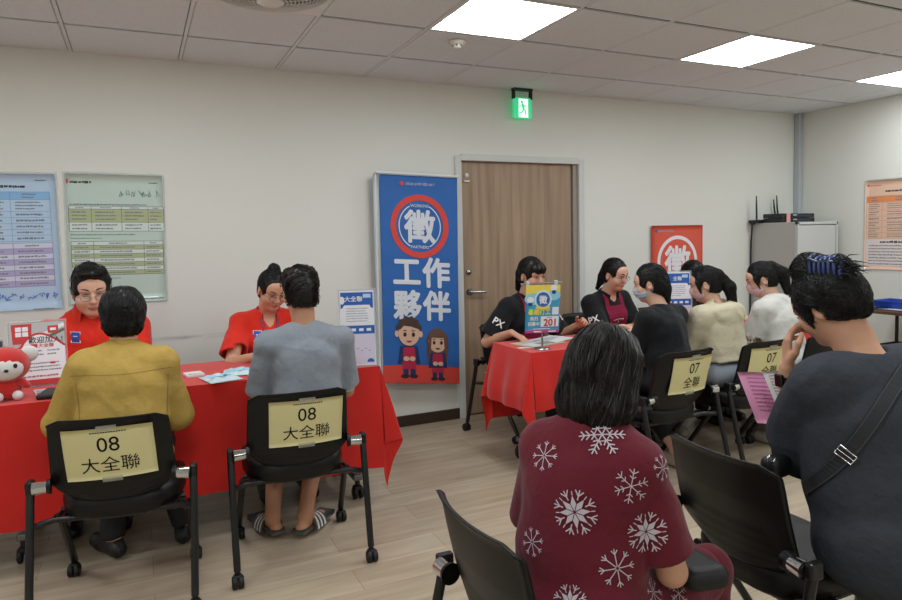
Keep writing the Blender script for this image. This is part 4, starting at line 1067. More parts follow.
def hand(v, W_, d, n, side, sc, curl=.35, spread=1, thumb_in=0, fing=None):
    """palm, four fingers of different lengths and a thumb; d wrist->knuckles, n palm-facing normal; side +1 right, -1 left"""
    d = unit(A(*d)); n = A(*n); n = unit(n-d*(n@d)); t = -np.cross(n, d)*side; sc = sc*1.0
    offs = (.027, .009, -.009, -.026); L = (.070, .078, .072, .056); M = (.083, .086, .081, .074)
    for i in range(4):
        k = W_+(t*offs[i]*spread+d*M[i])*sc; v.cone(W_+t*offs[i]*.55*sc, k, .0125*sc, .0105*sc, .010)
        a = 0; p = k; c = (fing[i] if fing else curl)
        for q, fr in enumerate((.46, .30, .24)):
            a += c*(1.0, 1.15, .8)[q]; dr = d*math.cos(a)+n*math.sin(a)+t*offs[i]*2.2*(spread-.8); p2 = p+unit(dr)*L[i]*fr*sc
            v.cone(p, p2, (.0092, .0082, .0074)[q]*sc, (.0083, .0075, .0062)[q]*sc, .004); p = p2
    b = W_+(t*.018+d*.018)*sc; p1 = b+(t*.028+d*.026+n*(.012+.01*thumb_in))*sc; p2 = p1+unit(t*(.5-.6*thumb_in)+d*.9+n*(.2+.4*thumb_in))*.034*sc; p3 = p2+unit(t*(.1-.7*thumb_in)+d+n*(.3+.4*thumb_in))*.028*sc
    v.cone(b, p1, .0135*sc, .0115*sc, .008); v.cone(p1, p2, .0108*sc, .0095*sc, .004); v.cone(p2, p3, .0093*sc, .0075*sc, .004)
    return dict(k=W_+d*.085*sc, t=t, d=d, n=n)
class Person:
    def __init__(s, label, x, y, rot, sc=1, lean=6, side=0, twist=0, head=(0, 0, 0), sh=.165, g=1.0, skin=SK1, wr=None, wl=None, pr=(.5, -.5, -.6), pl=(-.5, -.5, -.6), hr=None, hl=None,
                 knees=((.1, .40, .52), (-.1, .40, .52)), ankles=((.11, .42, .085), (-.11, .42, .085)), h=.006, seat=.452, legrot=0, feet=None, ear=1.0, jaw=1.0, fem=True, neck=.0, hs=1.0):
        s.sc = sc; s.skin = skin; s.h = h; s.g = g; s.fem = fem
        s.root = thing('person', label, 'person', (x, y, 0), rot)
        Pc = A(0, 0, seat+.10*min(1.1, g)*sc); s.Pc = Pc
        Rs = roty(side)@rotx(-lean); Rc = Rs@rotz(twist); s.Rs, s.Rc = Rs, Rc
        s.up = lambda x, y, z, R=Rs: Pc+R@(A(x, y, z)*sc)
        NB = s.up(0, -.005, .465, Rc); s.NB = NB
        Rn = Rc@rotz(head[0]*.35)@rotx(-14-neck-head[1]*.55); NT = NB+Rn@A(0, .0, .075)*sc
        Rh = rotz(head[0]+twist)@roty(side*.5)@rotx(-head[1])@roty(head[2]); s.Rh = Rh
        HC = NT+Rh@A(0, .016, .088)*sc; s.HC = HC; s.NT = NT
        s.S = {1: s.up(sh, -.005, .393, Rc), -1: s.up(-sh, -.005, .393, Rc)}
        s.Wt = {1: A(*(wr or (.17, .25, .62))), -1: A(*(wl or (-.17, .25, .62)))}; s.E = {}
        for q, p in ((1, pr), (-1, pl)): s.E[q], s.Wt[q] = ik(s.S[q], s.Wt[q], .285*sc, .245*sc, p)
        s.sh = sh
        b = Vol(); s.b = b; k = .03
        b.ell(s.up(0, -.01, 0), A(.15, .115, .10)*sc*g, Rs, k); b.ell(s.up(0, 0, .17), A(.125*g, .095*g, .15)*sc, Rs, k); b.ell(s.up(0, -.005, .33, Rc), A(.145*min(g, 1.15), .10*g**.5, .13)*sc, Rc, k)
        b.cone(s.S[1], s.S[-1], .042*sc, .042*sc, k); b.cone(NB-Rc@A(0, 0, .03)*sc, NT, .056*sc*min(1.12, g**.6), .050*sc, .03); b.cone(NT-Rh@A(0, .0, .02)*sc, HC+Rh@A(0, -.02, -.03)*sc, .052*sc, .055*sc, .02)
        for q in (1, -1):
            b.cone(s.S[q], s.E[q], .046*sc*g**.5, .037*sc*g**.4, .03); b.cone(s.E[q], s.Wt[q], .038*sc*g**.4, .025*sc, .012); m = s.E[q]*.7+s.Wt[q]*.3; b.ell(m, A(.04, .04, .06)*sc*g**.4, None, .02) if False else None
            hp = s.up(q*.085, 0, -.005); K = A(*knees[0 if q > 0 else 1]); An = A(*ankles[0 if q > 0 else 1])
            if legrot: Rl = rotz(legrot); K = Rl@K; An = Rl@An; hp = s.up(0, 0, -.005)+Rl@(A(q*.085, 0, 0)*sc)
            b.cone(hp, K, .078*sc*g**.6, .055*sc*g**.4, .03); b.cone(K, An, .054*sc*g**.4, .036*sc, .02); mid = K*.65+An*.35; b.cone(K*.8+An*.2, mid*.6+An*.4, .055*sc*g**.3, .043*sc, .02)
            fd = unit(A(K[0]-hp[0], K[1]-hp[1], 0)) if feet is None else unit(A(*feet[0 if q > 0 else 1], 0)); s.__dict__.setdefault('leg', {})[q] = (hp, K, An, fd)
            heel = An-fd*.035*sc-A(0, 0, .045*sc); toe = An+fd*.165*sc-A(0, 0, .06*sc); b.cone(heel, toe, .03*sc, .02*sc, .02); b.cone(An, An+fd*.09*sc-A(0, 0, .05*sc), .034*sc, .026*sc, .02)
            o = A(-fd[1], fd[0], 0); b.cone(heel+fd*.14*sc, toe+o*.02*sc*q, .026*sc, .018*sc, .015)
            hd = (hr if q > 0 else hl) or {}
            d = hd.get('d', s.Wt[q]-s.E[q]); s.__dict__.setdefault('hand', {})[q] = hand(b, s.Wt[q], d, hd.get('n', (0, 0, -1)), q, sc*.97, hd.get('curl', .3), hd.get('spread', 1), hd.get('thumb', 0), hd.get('f'))
        # head and face
        sc = sc*hs; s.hsc = sc
        H = lambda x, y, z: HC+Rh@(A(x, y, z)*sc); s.H = H; R = Rh
        e = lambda c, r, k=.012, op='u', Q=None: b.ell(H(*c), A(*r)*sc, R if Q is None else R@Q, k, op)
        e((0, -.015, .022), (.074, .092, .093), .02); e((0, .026, -.045), (.058*jaw, .060, .070), .03); e((0, .060, -.09), (.028*jaw, .024, .020), .02)
        e((0, .055, .035), (.060, .034, .050), .02)
        for q in (1, -1):
            e((q*.036*jaw, .055, -.032), (.027, .026, .028), .02); e((q*.031, .092, .006), (.019, .014, .012), .010, 's')
            e((q*.077, -.012, -.008), (.010, .021, .033), .006, 'u', rotz(q*-22)); e((q*.086, -.006, -.006), (.006, .010, .018), .006, 's', rotz(q*-22))
            b.cone(H(q*.013, .088, .026), H(q*.048, .076, .024), .0055*sc, .004*sc, .010)
            e((q*.012, .098, -.029), (.0085, .009, .0075), .006)
        b.cone(H(0, .084, .012), H(0, .104, -.024), .0075*sc, .0115*sc, .010)
        e((0, .082, -.058), (.022, .012, .0055), .004); e((0, .080, -.067), (.018, .011, .006), .004); b.cone(H(-.02, .094, -.0625), H(.02, .094, -.0625), .0015*sc, .0015*sc, .003, 's')
    def face_y(s, x, z):
        ys = np.linspace(.13, .03, 101); P = s.HC+(np.stack([np.full(101, x), ys, np.full(101, z)], -1)*s.hsc)@s.Rh.T
        f = s.b.eval(P); i = np.argmax(f < 0); return ys[i]
    def finish_body(s, face=True, gaze=(0, -.2), lid=.55, mouth=True):
        V, Q = s.b.mesh(s.h); sc = s.hsc
        c = V[Q].mean(1); q = ((c-s.HC)@s.Rh)/sc
        lip = (np.abs(q[:, 0]) < .023) & (q[:, 1] > .06) & (np.abs(q[:, 2]+.0625) < .0105-.006*(np.abs(q[:, 0])/.023)**2)
        s.body = vmesh('body', V, Q, s.skin, s.root, mats=[M_lip], midx=lip.astype(int))
        if not face: return
        for e in (-1, 1):
            y = .080; c = s.H(e*.0315, y-.004, .006)
            mb = MB(); T = Matrix.Translation(c) @ Matrix(s.Rh.tolist()).to_4x4()
            def elx(cc, r, m, n=16): 
                prof = [(math.sin(math.pi*k/10)+1e-4, -math.cos(math.pi*k/10)) for k in range(11)]
                mb.lathe(prof, m, n, T @ Matrix.Translation([a*sc for a in cc]) @ Matrix.Diagonal([a*sc for a in r]+[1]))
            elx((0, 0, 0), (.0145, .0085, .0068*(.5+.5*lid)), M_eye); elx((gaze[0]*.006, .0052, gaze[1]*.004), (.0055, .0042, .0058*(.5+.5*lid)), M_iris)
            mb.tube([s.H(e*.0315-e*.016+0, .0755+.004, .006), s.H(e*.0315-e*.007, .0835, .006+.006*lid+.001), s.H(e*.0315+e*.006, .083, .006+.006*lid+.001), s.H(e*.0315+e*.0165, .0765, .0055)], [.0008*sc, .0019*sc, .0021*sc, .001*sc], M_lash, 6)
            mb.build('eye', s.root)
            mb = MB(); pts = []
            for t in np.linspace(0, 1, 7):
                x = e*(.014+.037*t); z = .0290+.0045*math.sin(math.pi*min(1, t*1.1)*.75); pts.append(s.H(x, s.face_y(x, z)+.0005, z))
            mb.tube(pts, [a*sc for a in (.002, .0036, .0038, .0036, .003, .0022, .001)], M_brow, 8, flat=.6); mb.build('eyebrow', s.root)
    def torso_cloth(s, name, m, infl=.014, sleeve=.8, sl=(.062, .070), seed=1, amp=.004, fr=24, neck=.058, neckdrop=0, decal=None, h=None, hem=None, long=False, cuff=True, extra=None, belly=1.0, open_=True, low=.0, mats=None, bust=True, sk=.03):
        sc, g, v = s.sc, s.g, Vol(); s.cl = v; k = .035; gi = infl
        v.ell(s.up(0, -.012, .0-low), (A(.160, .125, .11)*g+gi)*sc, s.Rs, k); v.ell(s.up(0, .003, .15), (A(.150*g, .114*g*belly, .17)+gi)*sc, s.Rs, k); v.ell(s.up(0, -.004, .30, s.Rc), (A(.152*min(g, 1.15), .106*g**.6, .14)+gi)*sc, s.Rc, k)
        if s.fem and bust:
            for q in (1, -1): v.ell(s.up(q*.066, .085*g**.6, .29, s.Rc), A(.062, .05, .06)*sc*g**.5, s.Rc, .03)
        v.cone(s.S[1], s.S[-1], (.040+gi)*sc, (.040+gi)*sc, k)
        for q in (1, -1): v.cone(s.up(q*.035, -.010, .440, s.Rc), s.S[q]+(s.S[-q]-s.S[q])*.10, (.036+gi)*sc, (.038+gi)*sc, .05)
        for q in (1, -1):
            S, E, W_ = s.S[q], s.E[q], s.Wt[q]
            r0, r1 = (sl[0]*.92*sc*g**.4, sl[1]*sc*g**.4)
            if not long:
                end = S+(E-S)*sleeve; v.cone(S, end, r0, r1, sk, cap=True)
            else:
                v.cone(S, E, r0, sl[1]*sc, sk); e2 = E+(W_-E)*sleeve; v.cone(E, e2, sl[1]*sc, sl[2]*sc, .02, cap=True)
        if extra: extra(v)
        for q in (1, -1):
            S, E, W_ = s.S[q], s.E[q], s.Wt[q]
            if not cuff: continue
            if not long:
                end = S+(E-S)*sleeve; u = unit(E-S); v.cone(end-u*.022*sc, end+u*.05, sl[1]*sc*g**.4-.007, sl[1]*sc*g**.4-.005, .006, 's')
            else:
                e2 = E+(W_-E)*sleeve; u = unit(W_-E); v.cone(e2-u*.018*sc, e2+u*.05, sl[2]*sc-.006, sl[2]*sc-.005, .005, 's')
        if open_:
            Rn = s.Rc; v.cone(s.up(0, .004, .470-neckdrop*.2, Rn), s.up(0, .030, .62, Rn), neck*sc, neck*1.25*sc, .010, 's')
            if neckdrop: v.cone(s.up(0, .06, .46, Rn), s.up(0, .12, .46-neckdrop, Rn), .04*sc, .012*sc, .012, 's')
        if hem is not None: v.plane(s.up(0, 0, hem), s.Rs@A(0, 0, -1), .01)
        v.disp = folds(seed, amp, fr); v.ampl = amp*1.4
        V, Q = v.mesh(h or s.h)
        ex = None
        if decal:
            from mathutils.bvhtree import BVHTree
            bv = BVHTree.FromPolygons(V.tolist(), Q.tolist()); ex = MB(); s.bv = bv
            def mk(o, d, up):
                o, d = A(*o), unit(A(*d)); up = A(*up); ux = unit(np.cross(d, up)); uy = np.cross(ux, d)
                def P(x, y, l=0):
                    p = o+ux*x+uy*y-d*.4; hit = bv.ray_cast(Vector(p), Vector(d))
                    if hit[0] is None: hit = bv.find_nearest(Vector(o+ux*x+uy*y))
                    return tuple(np.array(hit[0])+np.array(hit[1])*(l*1.0+.0008)*(1 if np.dot(hit[1], d) < 0 else -1))
                return Sheet(ex, P)
            decal(s, mk)
        midx = None
        if mats: midx = mats[1](s, V[Q].mean(1)); mats = mats[0]
        return vmesh(name, V, Q, m, s.root, ex, mats=mats, midx=midx)
    def trousers(s, m, name='trousers', seed=5, shorts=False, infl=.012, amp=.003, calf=1.0):
        sc, g, v = s.sc, s.g, Vol()
        v.ell(s.up(0, -.01, 0), (A(.152, .118, .098)*g+infl*.6)*sc, s.Rs, .03)
        for q in (1, -1):
            hp, K, An, fd = s.leg[q]; v.cone(hp, K, (.08*g**.6+infl*.6)*sc, (.056*g**.4+infl)*sc, .03)
            if shorts: continue
            An2 = K+(An-K)*calf; v.cone(K, An2, (.056*g**.4+infl)*sc, (.043+infl)*sc, .02, cap=True)
        v.disp = folds(seed, amp, 28); v.ampl = amp*1.4
        V, Q = v.mesh(.0075); return vmesh(name, V, Q, m, s.root)
    def shoes(s, m, sole=None, h=.006):
        for q in (1, -1):
            hp, K, An, fd = s.leg[q]; sc = s.sc; v = Vol(); o = A(-fd[1], fd[0], 0)
            heel = An-fd*.04*sc; heel[2] = .04; toe = An+fd*.175*sc; toe[2] = .034
            v.cone(heel, toe, .04*sc, .034*sc, .02); v.cone(An+A(0, 0, -.02), An+fd*.08*sc+A(0, 0, -.035), .044*sc, .036*sc, .02); v.cone(heel+fd*.15*sc, toe+o*.012*q, .042*sc, .034*sc, .02)
            v.plane((0, 0, .004), (0, 0, -1), .004); v.plane(An+A(0, 0, .02), (0, 0, 1), .004)
            V, Q = v.mesh(h); vmesh('shoe', V, Q, m, s.root)
    def hair(s, build, mats=(H_black, H_blk2, H_blk3), n=500, length=.12, flow=None, r=.0016, h=None, seed=3, rough=.002, keep=None, name='hair', lift=.0012, steps=14, ban=.078):
        v = Vol(); R = s.Rh; sc = s.hsc
        class K: pass
        k = K(); k.v = v
        k.ell = lambda c, r_, kk=.015, op='u', Q=None: v.ell(s.H(*c), A(*r_)*sc, R if Q is None else R@Q, kk, op)
        k.cone = lambda a, b, r1, r2, kk=.012, op='u', flat=None: v.cone(s.H(*a), s.H(*b), r1*sc, r2*sc, kk, op, flat=None if flat is None else (R@A(*flat[0]), flat[1]))
        k.plane = lambda p, n_, kk=.006: v.plane(s.H(*p), R@A(*n_), kk)
        build(k)
        f0 = folds(seed, rough, 60, (1, 1, .3)); v.disp = lambda P: f0((P-s.HC)@R); v.ampl = rough*1.5
        V, Q = v.mesh(h or s.h)
        ex = None
        if n:
            rng = np.random.default_rng(seed)
            fl = flow or (lambda q: np.tile(A(0, -.35, -1), (len(q), 1)))
            FL = lambda P: fl(((P-s.HC)@R)/sc)@R.T
            kp = None if keep is None else (lambda P: keep(((P-s.HC)@R)/sc))
            bn = (lambda P: ban(((P-s.HC)@R)/s.hsc)) if callable(ban) else (lambda P: (lambda q: (np.abs(q[..., 0]) < .064) & (q[..., 1] > .048) & (q[..., 2] < ban))(((P-s.HC)@R)/s.hsc)) if ban is not None else None
            VV, FF, sid = strands(v, V, n, length*sc, FL, r*sc, rng, steps, lift, kp, bn)
            ms = mats[1:]; which = rng.integers(0, len(ms), n)[np.minimum(sid, n-1)]
            nv = len(V); allV = np.concatenate([V, VV]); allQ = np.concatenate([Q, FF+nv]); mi = np.concatenate([np.zeros(len(Q), int), 1+which])
            return vmesh(name, allV, allQ, mats[0], s.root, mats=list(ms), midx=mi)
        return vmesh(name, V, Q, mats[0], s.root)
    def glasses(s, m=None, w=.019, hh=.015, dz=-.002):
        m = m or mat('glasses_frame', '2a2626', rough=.3); mb = MB(); rim = []
        for e in (-1, 1):
            pts = []
            for a in range(25):
                t = 2*math.pi*a/24; pts.append(s.H(e*.0325+w*1.12*math.copysign(abs(math.cos(t))**.8, math.cos(t)), .108-.010*abs(math.cos(t)*.5+.5*e*1)*(1 if e*math.cos(t) > 0 else .2), .003+dz+hh*math.copysign(abs(math.sin(t))**.8, math.sin(t))))
            mb.tube(pts, .0013*s.hsc, m, 6, cap=False)
            mb.tube([s.H(e*.053, .100, .008+dz), s.H(e*.071, .07, .008+dz), s.H(e*.079, -.01, .005+dz)], .0014*s.hsc, m, 6)
        mb.tube([s.H(-.0115, .108, .008+dz), s.H(0, .112, .010+dz), s.H(.0115, .108, .008+dz)], .0014*s.hsc, m, 6)
        o = mb.build('glasses', s.root)
        ln = MB(); gl = mat('spectacle_lens', 'dfe8ee', rough=.05, alpha=.14, spec=.8)
        for e in (-1, 1): ln.add([s.H(e*.0325+w*1.08*math.cos(2*math.pi*a/20), .107-.004*max(0, e*math.cos(2*math.pi*a/20)), .003+dz+hh*.96*math.sin(2*math.pi*a/20)) for a in range(20)], [tuple(range(20))], gl)
        ln.build('lens', o); return o
    def mask(s, m):
        v = Vol(); e = lambda c, r, k=.01, op='u': v.ell(s.H(*c), A(*r)*s.hsc, s.Rh, k, op)
        e((0, .034, -.05), (.066, .068, .056), .01); e((0, .085, -.035), (.022, .028, .03), .02)
        v.plane(s.H(0, .02, 0), s.Rh@A(0, -1, 0), .004); v.disp = lambda P: .0012*np.sin(((P-s.HC)@s.Rh)[..., 2]*300)
        v.ampl = .002; V, Q = v.mesh(.005); o = vmesh('face_mask', V, Q, m, s.root)
        for q in (1, -1):
            mb = MB(); mb.tube([s.H(q*.062, .02, -.02), s.H(q*.078, -.015, .02), s.H(q*.08, -.035, 0)], .0015*s.hsc, m, 6); mb.tube([s.H(q*.058, .02, -.075), s.H(q*.078, -.02, -.045), s.H(q*.08, -.035, 0)], .0015*s.hsc, m, 6); mb.build('ear_loop', o)
        return o
    def collar(s, m, r=.066, hgt=.034, gap=35, out=.022, name='collar', pts=18):
        """folded polo collar, open at the front"""
        mb = MB(); sc = s.sc; R = s.Rc
        def c(u, v):
            a = math.radians(90+gap+(360-2*gap)*u); fr = max(0, math.cos(a-math.pi/2)); 
            if v < .5: t = v*2; rr = r+.002; z = .455+hgt*t
            else: t = (v-.5)*2; rr = r+.004+out*t; z = .455+hgt-(hgt+.012+.016*fr)*t
            z -= .030*fr**1.5; yy = .006+(z-.455)*.35
            return tuple(s.up(rr*math.cos(a), yy+rr*math.sin(a)*1.02, z, R))
        mb.grid(c, 36, 8, m, .0025); return mb.build(name, s.root)

def base_hair(k, t=.010, front=(0, .118, -.036), fr=(.068, .085, .102), nape=-.075, ears=True):
    k.ell((0, -.018, .026), (.075+t, .094+t, .094+t), .02); k.ell((0, -.045, -.035), (.062+t*.6, .052+t*.6, .06), .025)
    k.ell(front, fr, .012, 's')
    if ears:
        for q in (1, -1): k.ell((q*.085, .0, -.022), (.03, .026, .04), .012, 's')
    k.plane((0, -.05, nape), (0, .25, -1), .01)
PEOPLE = {}

# ---- the man in the red polo
M_polo = mat('red_polo', 'dc2a16', rough=.75, spec=.25, sheen=.2, bump=.6, bscale=13, bdist=.02)
def badge(s, mk, q=-1, dx=.075):
    sh = mk(s.up(dx, .2, .34, s.Rc), s.Rc@A(0, -1, 0), s.Rc@A(0, 0, 1)); M_b = mat('badge_blue', '2343a8', rough=.5); M_w = mat('badge_white', 'd9dcea', rough=.5)
    sh.rect(-.024, -.028, .024, .028, M_w, .0015, 3); sh.rect(-.020, -.008, .020, .025, M_b, .0025, 3); sh.rect(-.018, -.024, .018, -.012, M_b, .0025, 3); sh.rect(-.010, .004, .010, .008, M_w, .0035)
p = Person('man in a red polo and glasses behind the red table, facing the yellow jacket', -.235, 4.22, 180, sc=.99, lean=7, head=(6, 13, 2), g=1.34, sh=.222, hs=1.12, skin=SK1, wr=(.08, .40, .775), wl=(-.10, .38, .775), pr=(.4, -.3, -1), pl=(-.4, -.3, -1), jaw=1.27, fem=False, h=.0052)
p.finish_body(lid=.35, gaze=(.2, -.9))
p.torso_cloth('polo_shirt', M_polo, sleeve=.82, seed=11, neckdrop=.10, decal=lambda s, mk: badge(s, mk), belly=1.1); p.collar(M_polo, r=.070)
p.trousers(mat('black_trousers', '16171a', rough=.8)); p.shoes(M_black)
def hs(k):
    base_hair(k, .012, fr=(.070, .080, .098), front=(0, .118, -.040)); k.ell((0, .02, .105), (.066, .075, .026), .02)
p.hair(hs, n=700, length=.035, flow=lambda q: q*A(1.2, 1, 1)+A(0, .03, .05), r=.0016, rough=.004, lift=.003)
p.glasses(mat('silver_frame', 'a9a9ac', rough=.2, metal=1), w=.019, hh=.013, dz=-.008); PEOPLE['P1'] = p
# ---- the person in the yellow jacket
M_yel = mat('mustard_twill', 'b8984f', rough=.8, spec=.2, noise=.05, nscale=30, bump=.6, bscale=13, bdist=.02)
p = Person('person in a mustard yellow jacket seen from behind, sitting at the red table', -.088, 3.03, -2, sc=.915, lean=10, side=2, head=(0, 15, 0), g=1.14, sh=.158, skin=SK2, wr=(.16, .31, .775), wl=(-.17, .31, .775), pr=(.28, -.45, -1), pl=(-.5, -.45, -1), fem=False,
           knees=((.14, .36, .50), (-.08, .36, .50)), ankles=((.215, .33, .085), (-.08, .30, .085)), feet=((.1, 1), (-.5, .83)))
p.finish_body(face=False)
def jx(v, s=p):
    pass
p.torso_cloth('jacket', M_yel, infl=.026, sleeve=.96, sl=(.080, .072, .052), long=True, seed=21, amp=.006, fr=20, neck=.060, h=.006, sk=.018, decal=lambda s, mk: (lambda sh, m_: [sh.stroke([(-.19+.38*i/40, .0-.006*math.cos((i-20)*.14)) for i in range(41)], .0022, m_, .0005), [sh.stroke([(e*(.17-.02*t), -.02-.30*t) for t in np.linspace(0, 1, 24)], .002, m_, .0005) for e in (1, -1)]])(mk(s.up(0, -.2, .36, s.Rc), s.Rc@A(0, 1, 0), (0, 0, 1)), mat('mustard_seam', '8a7040', rough=.9)))
mb = MB()
def col(u, v, s=p):
    a = math.radians(90+50+(360-100)*u); z = .440+.072*v; r = .074-.006*v
    return tuple(s.up(r*math.cos(a), .004+r*math.sin(a)+.012*v, z, s.Rc))
mb.grid(col, 30, 4, M_yel, .004); mb.build('jacket_collar', p.root)
p.trousers(mat('black_trousers', '16171a', rough=.8)); p.shoes(M_black)
p.hair(lambda k: (base_hair(k, .017, nape=-.125, ears=False), k.ell((0, -.05, .035), (.088, .088, .084), .03), k.ell((0, -.06, -.05), (.078, .05, .05), .03)), n=1100, length=.10, flow=lambda q: np.stack([q[:, 0]*6, q[:, 1]*5-.1, -.25-q[:, 2]*2.0], -1), r=.0016, rough=.003, lift=.002); PEOPLE['P2'] = p
# ---- the woman in the red polo
p = Person('woman in a red polo with a hair bun and lanyard, writing behind the red table', .695, 4.16, 180, sc=.965, lean=9, head=(10, 26, -4), g=1.06, sh=.165, skin=SK2, wr=(.10, .40, .785), wl=(-.10, .40, .765), pr=(.75, -.25, -.8), pl=(-.4, -.3, -1), hr=dict(n=(-.5, 0, -.85), curl=.55, thumb=.6), jaw=1.08, h=.0055)
p.finish_body(lid=.3, gaze=(0, -1))
def d3(s, mk):
    badge(s, mk, dx=.08); w = mat('print_offwhite', 'e6e0da', rough=.6); q = s.S[1]*.3+s.E[1]*.7
    sh = mk(q, (-.2, -1, 0), s.E[1]*-1+s.S[1]); sh.lines(-.03, .03, .06, .02, 1, w, rnd, .003)
    sh = mk(s.up(0, .2, .34, s.Rc), s.Rc@A(0, -1, 0), s.Rc@A(0, 0, 1)); ly = mat('lanyard_navy', '2b2a55', rough=.6); lr = mat('lanyard_rose', 'b83a4a', rough=.6)
    for e in (-1, 1): 
        pts = [(e*(.052-.046*t), .10-.20*t) for t in np.linspace(0, 1, 12)]; sh.stroke(pts, .013, ly, .003); sh.stroke(pts, .005, lr, .004)
p.torso_cloth('polo_shirt', M_polo, sleeve=.80, sl=(.066, .078), seed=31, neckdrop=.09, decal=d3); p.collar(M_polo, r=.066)
p.trousers(mat('blue_jeans', '46536b', rough=.85)); p.shoes(M_black)
def hs(k):
    base_hair(k, .008, fr=(.064, .080, .092), front=(0, .118, -.034)); k.ell((0, -.035, .125), (.036, .036, .034), .012)
p.hair(hs, n=600, length=.11, flow=lambda q: A(0, -.035, .125)-q, r=.0014); p.glasses(w=.018, hh=.014, dz=-.006)
mb = MB(); mb.tube([p.H(.036*math.cos(a), -.035+.036*math.sin(a), .105+.0) for a in np.linspace(0, 2*math.pi, 20)], .006, mat('hair_tie_grey', '8f9296', rough=.6), 8, cap=False); mb.build('hair_tie', p.root)
k = p.hand[1]; kp = k['k']; pen = MB(); pen.tube([kp+A(.0, .045, -.075)*0+k['t']*.028+k['n']*.018-k['d']*.03+A(0, 0, .07), kp+k['t']*.026+k['n']*.03+k['d']*.01, kp+k['t']*.02+k['n']*.045+k['d']*.035-A(0, 0, .02)], [.0042, .0045, .0018], M_white, 8)
o = pen.build('pen'); o.matrix_world = Matrix.Translation(p.root.location) @ Matrix.Rotation(p.root.rotation_euler.z, 4, 'Z'); tag(o, 'white pen in the writing hand of the woman in the red polo', 'pen'); PEOPLE['P3'] = p
# ---- the young man in grey
M_gt = mat('grey_cotton', '8b9099', rough=.85, spec=.2, bump=.6, bscale=13, bdist=.02); M_hem = mat('white_trim', 'd8d8d6', rough=.8)
p = Person('young man in a grey t-shirt and striped slides seen from behind at the table',   .695, 3.09, -4, sc=.985, lean=6, head=(1, 10, 0), g=1.0, sh=.172, skin=SK3, wr=(.14, .32, .775), wl=(-.14, .32, .775), pr=(.30, -.45, -1), pl=(-.30, -.45, -1), fem=False,
           knees=((.12, .36, .51), (-.11, .36, .51)), ankles=((-.027, .046, .095), (-.172, .098, .095)), feet=((.65, .76), (-.32, .95)), h=.0055)
p.finish_body(face=False)
def gm(s, c):
    out = np.zeros(len(c), int)
    for q in (1, -1):
        u = unit(s.E[q]-s.S[q]); L = np.linalg.norm(s.E[q]-s.S[q]); t = (c-s.S[q])@u; rad = np.linalg.norm((c-s.S[q])-t[:, None]*u, axis=1); out[(t > L*.90-.008) & (rad < .1) & (t < L)] = 1
    return out
p.torso_cloth('t_shirt', M_gt, infl=.018, sleeve=.90, sl=(.062, .074), seed=41, sk=.018, amp=.0055, fr=20, neck=.060, h=.0055, cuff=False, mats=([M_hem], gm))
M_sh = mat('grey_shorts', '767b84', rough=.85); p.trousers(M_sh, 'shorts', shorts=True)
def hs(k):
    base_hair(k, .009, fr=(.068, .078, .095), front=(0, .118, -.040), nape=-.055); [k.ell((q*.09, .0, -.02), (.034, .036, .05), .012, 's') for q in (1, -1)]; k.ell((0, -.005, .085), (.080, .092, .052), .02); k.ell((0, .055, .085), (.062, .045, .038), .02); k.ell((0, -.07, .045), (.066, .04, .05), .02)
p.hair(hs, mats=(H_brown, H_br2, H_black), n=1500, length=.040, ban=lambda q: ((np.abs(q[..., 0]) < .064) & (q[..., 1] > .048) & (q[..., 2] < .07)) | ((np.abs(q[..., 0]) > .058) & (np.abs(q[..., 2]+.018) < .045) & (np.abs(q[..., 1]+.005) < .036)) | (q[..., 2] < -.072), flow=lambda q: np.stack([q[:, 0]*9+np.sin(q[:, 1]*60+q[:, 0]*40), q[:, 1]*6+.4*np.sin(q[:, 0]*70), -.25+.6*np.sin(q[:, 0]*50+q[:, 1]*45)], -1), r=.0018, rough=.006, lift=.0035)
M_sl = mat('slide_grey', '4d4b4a', rough=.7); M_st = mat('slide_white', 'd5d3cf', rough=.7)
for q in (1, -1):
    hp, K, An, fd = p.leg[q]; f = MB(); o_ = A(-fd[1], fd[0], 0); c0 = An+fd*.07; 
    def sole(u, v): a = (u-.5)*.27; w = .048*(1-.25*(1-u)-.15*abs(u-.6)); return tuple(A(c0[0], c0[1], 0)+fd*a+o_*(v-.5)*2*w+A(0, 0, .028+.004*abs(v-.5)))
    f.grid(sole, 12, 6, M_sl, -.022)
    sl_ = f.build('slide', p.root); f = MB()
    for i, m_ in enumerate((M_sl, M_st, M_sl, M_st, M_sl, M_st, M_sl)):
        def strap(u, v): a = math.pi*u; b_ = .012+.105*(i+v)/7; return tuple(A(An[0], An[1], 0)+fd*b_+o_*math.cos(a)*.054+A(0, 0, .022+math.sin(a)*(.078-.30*max(0, b_-.03))))
        f.grid(strap, 14, 1, m_, .004)
    f.build('strap', sl_)
PEOPLE['P4'] = p
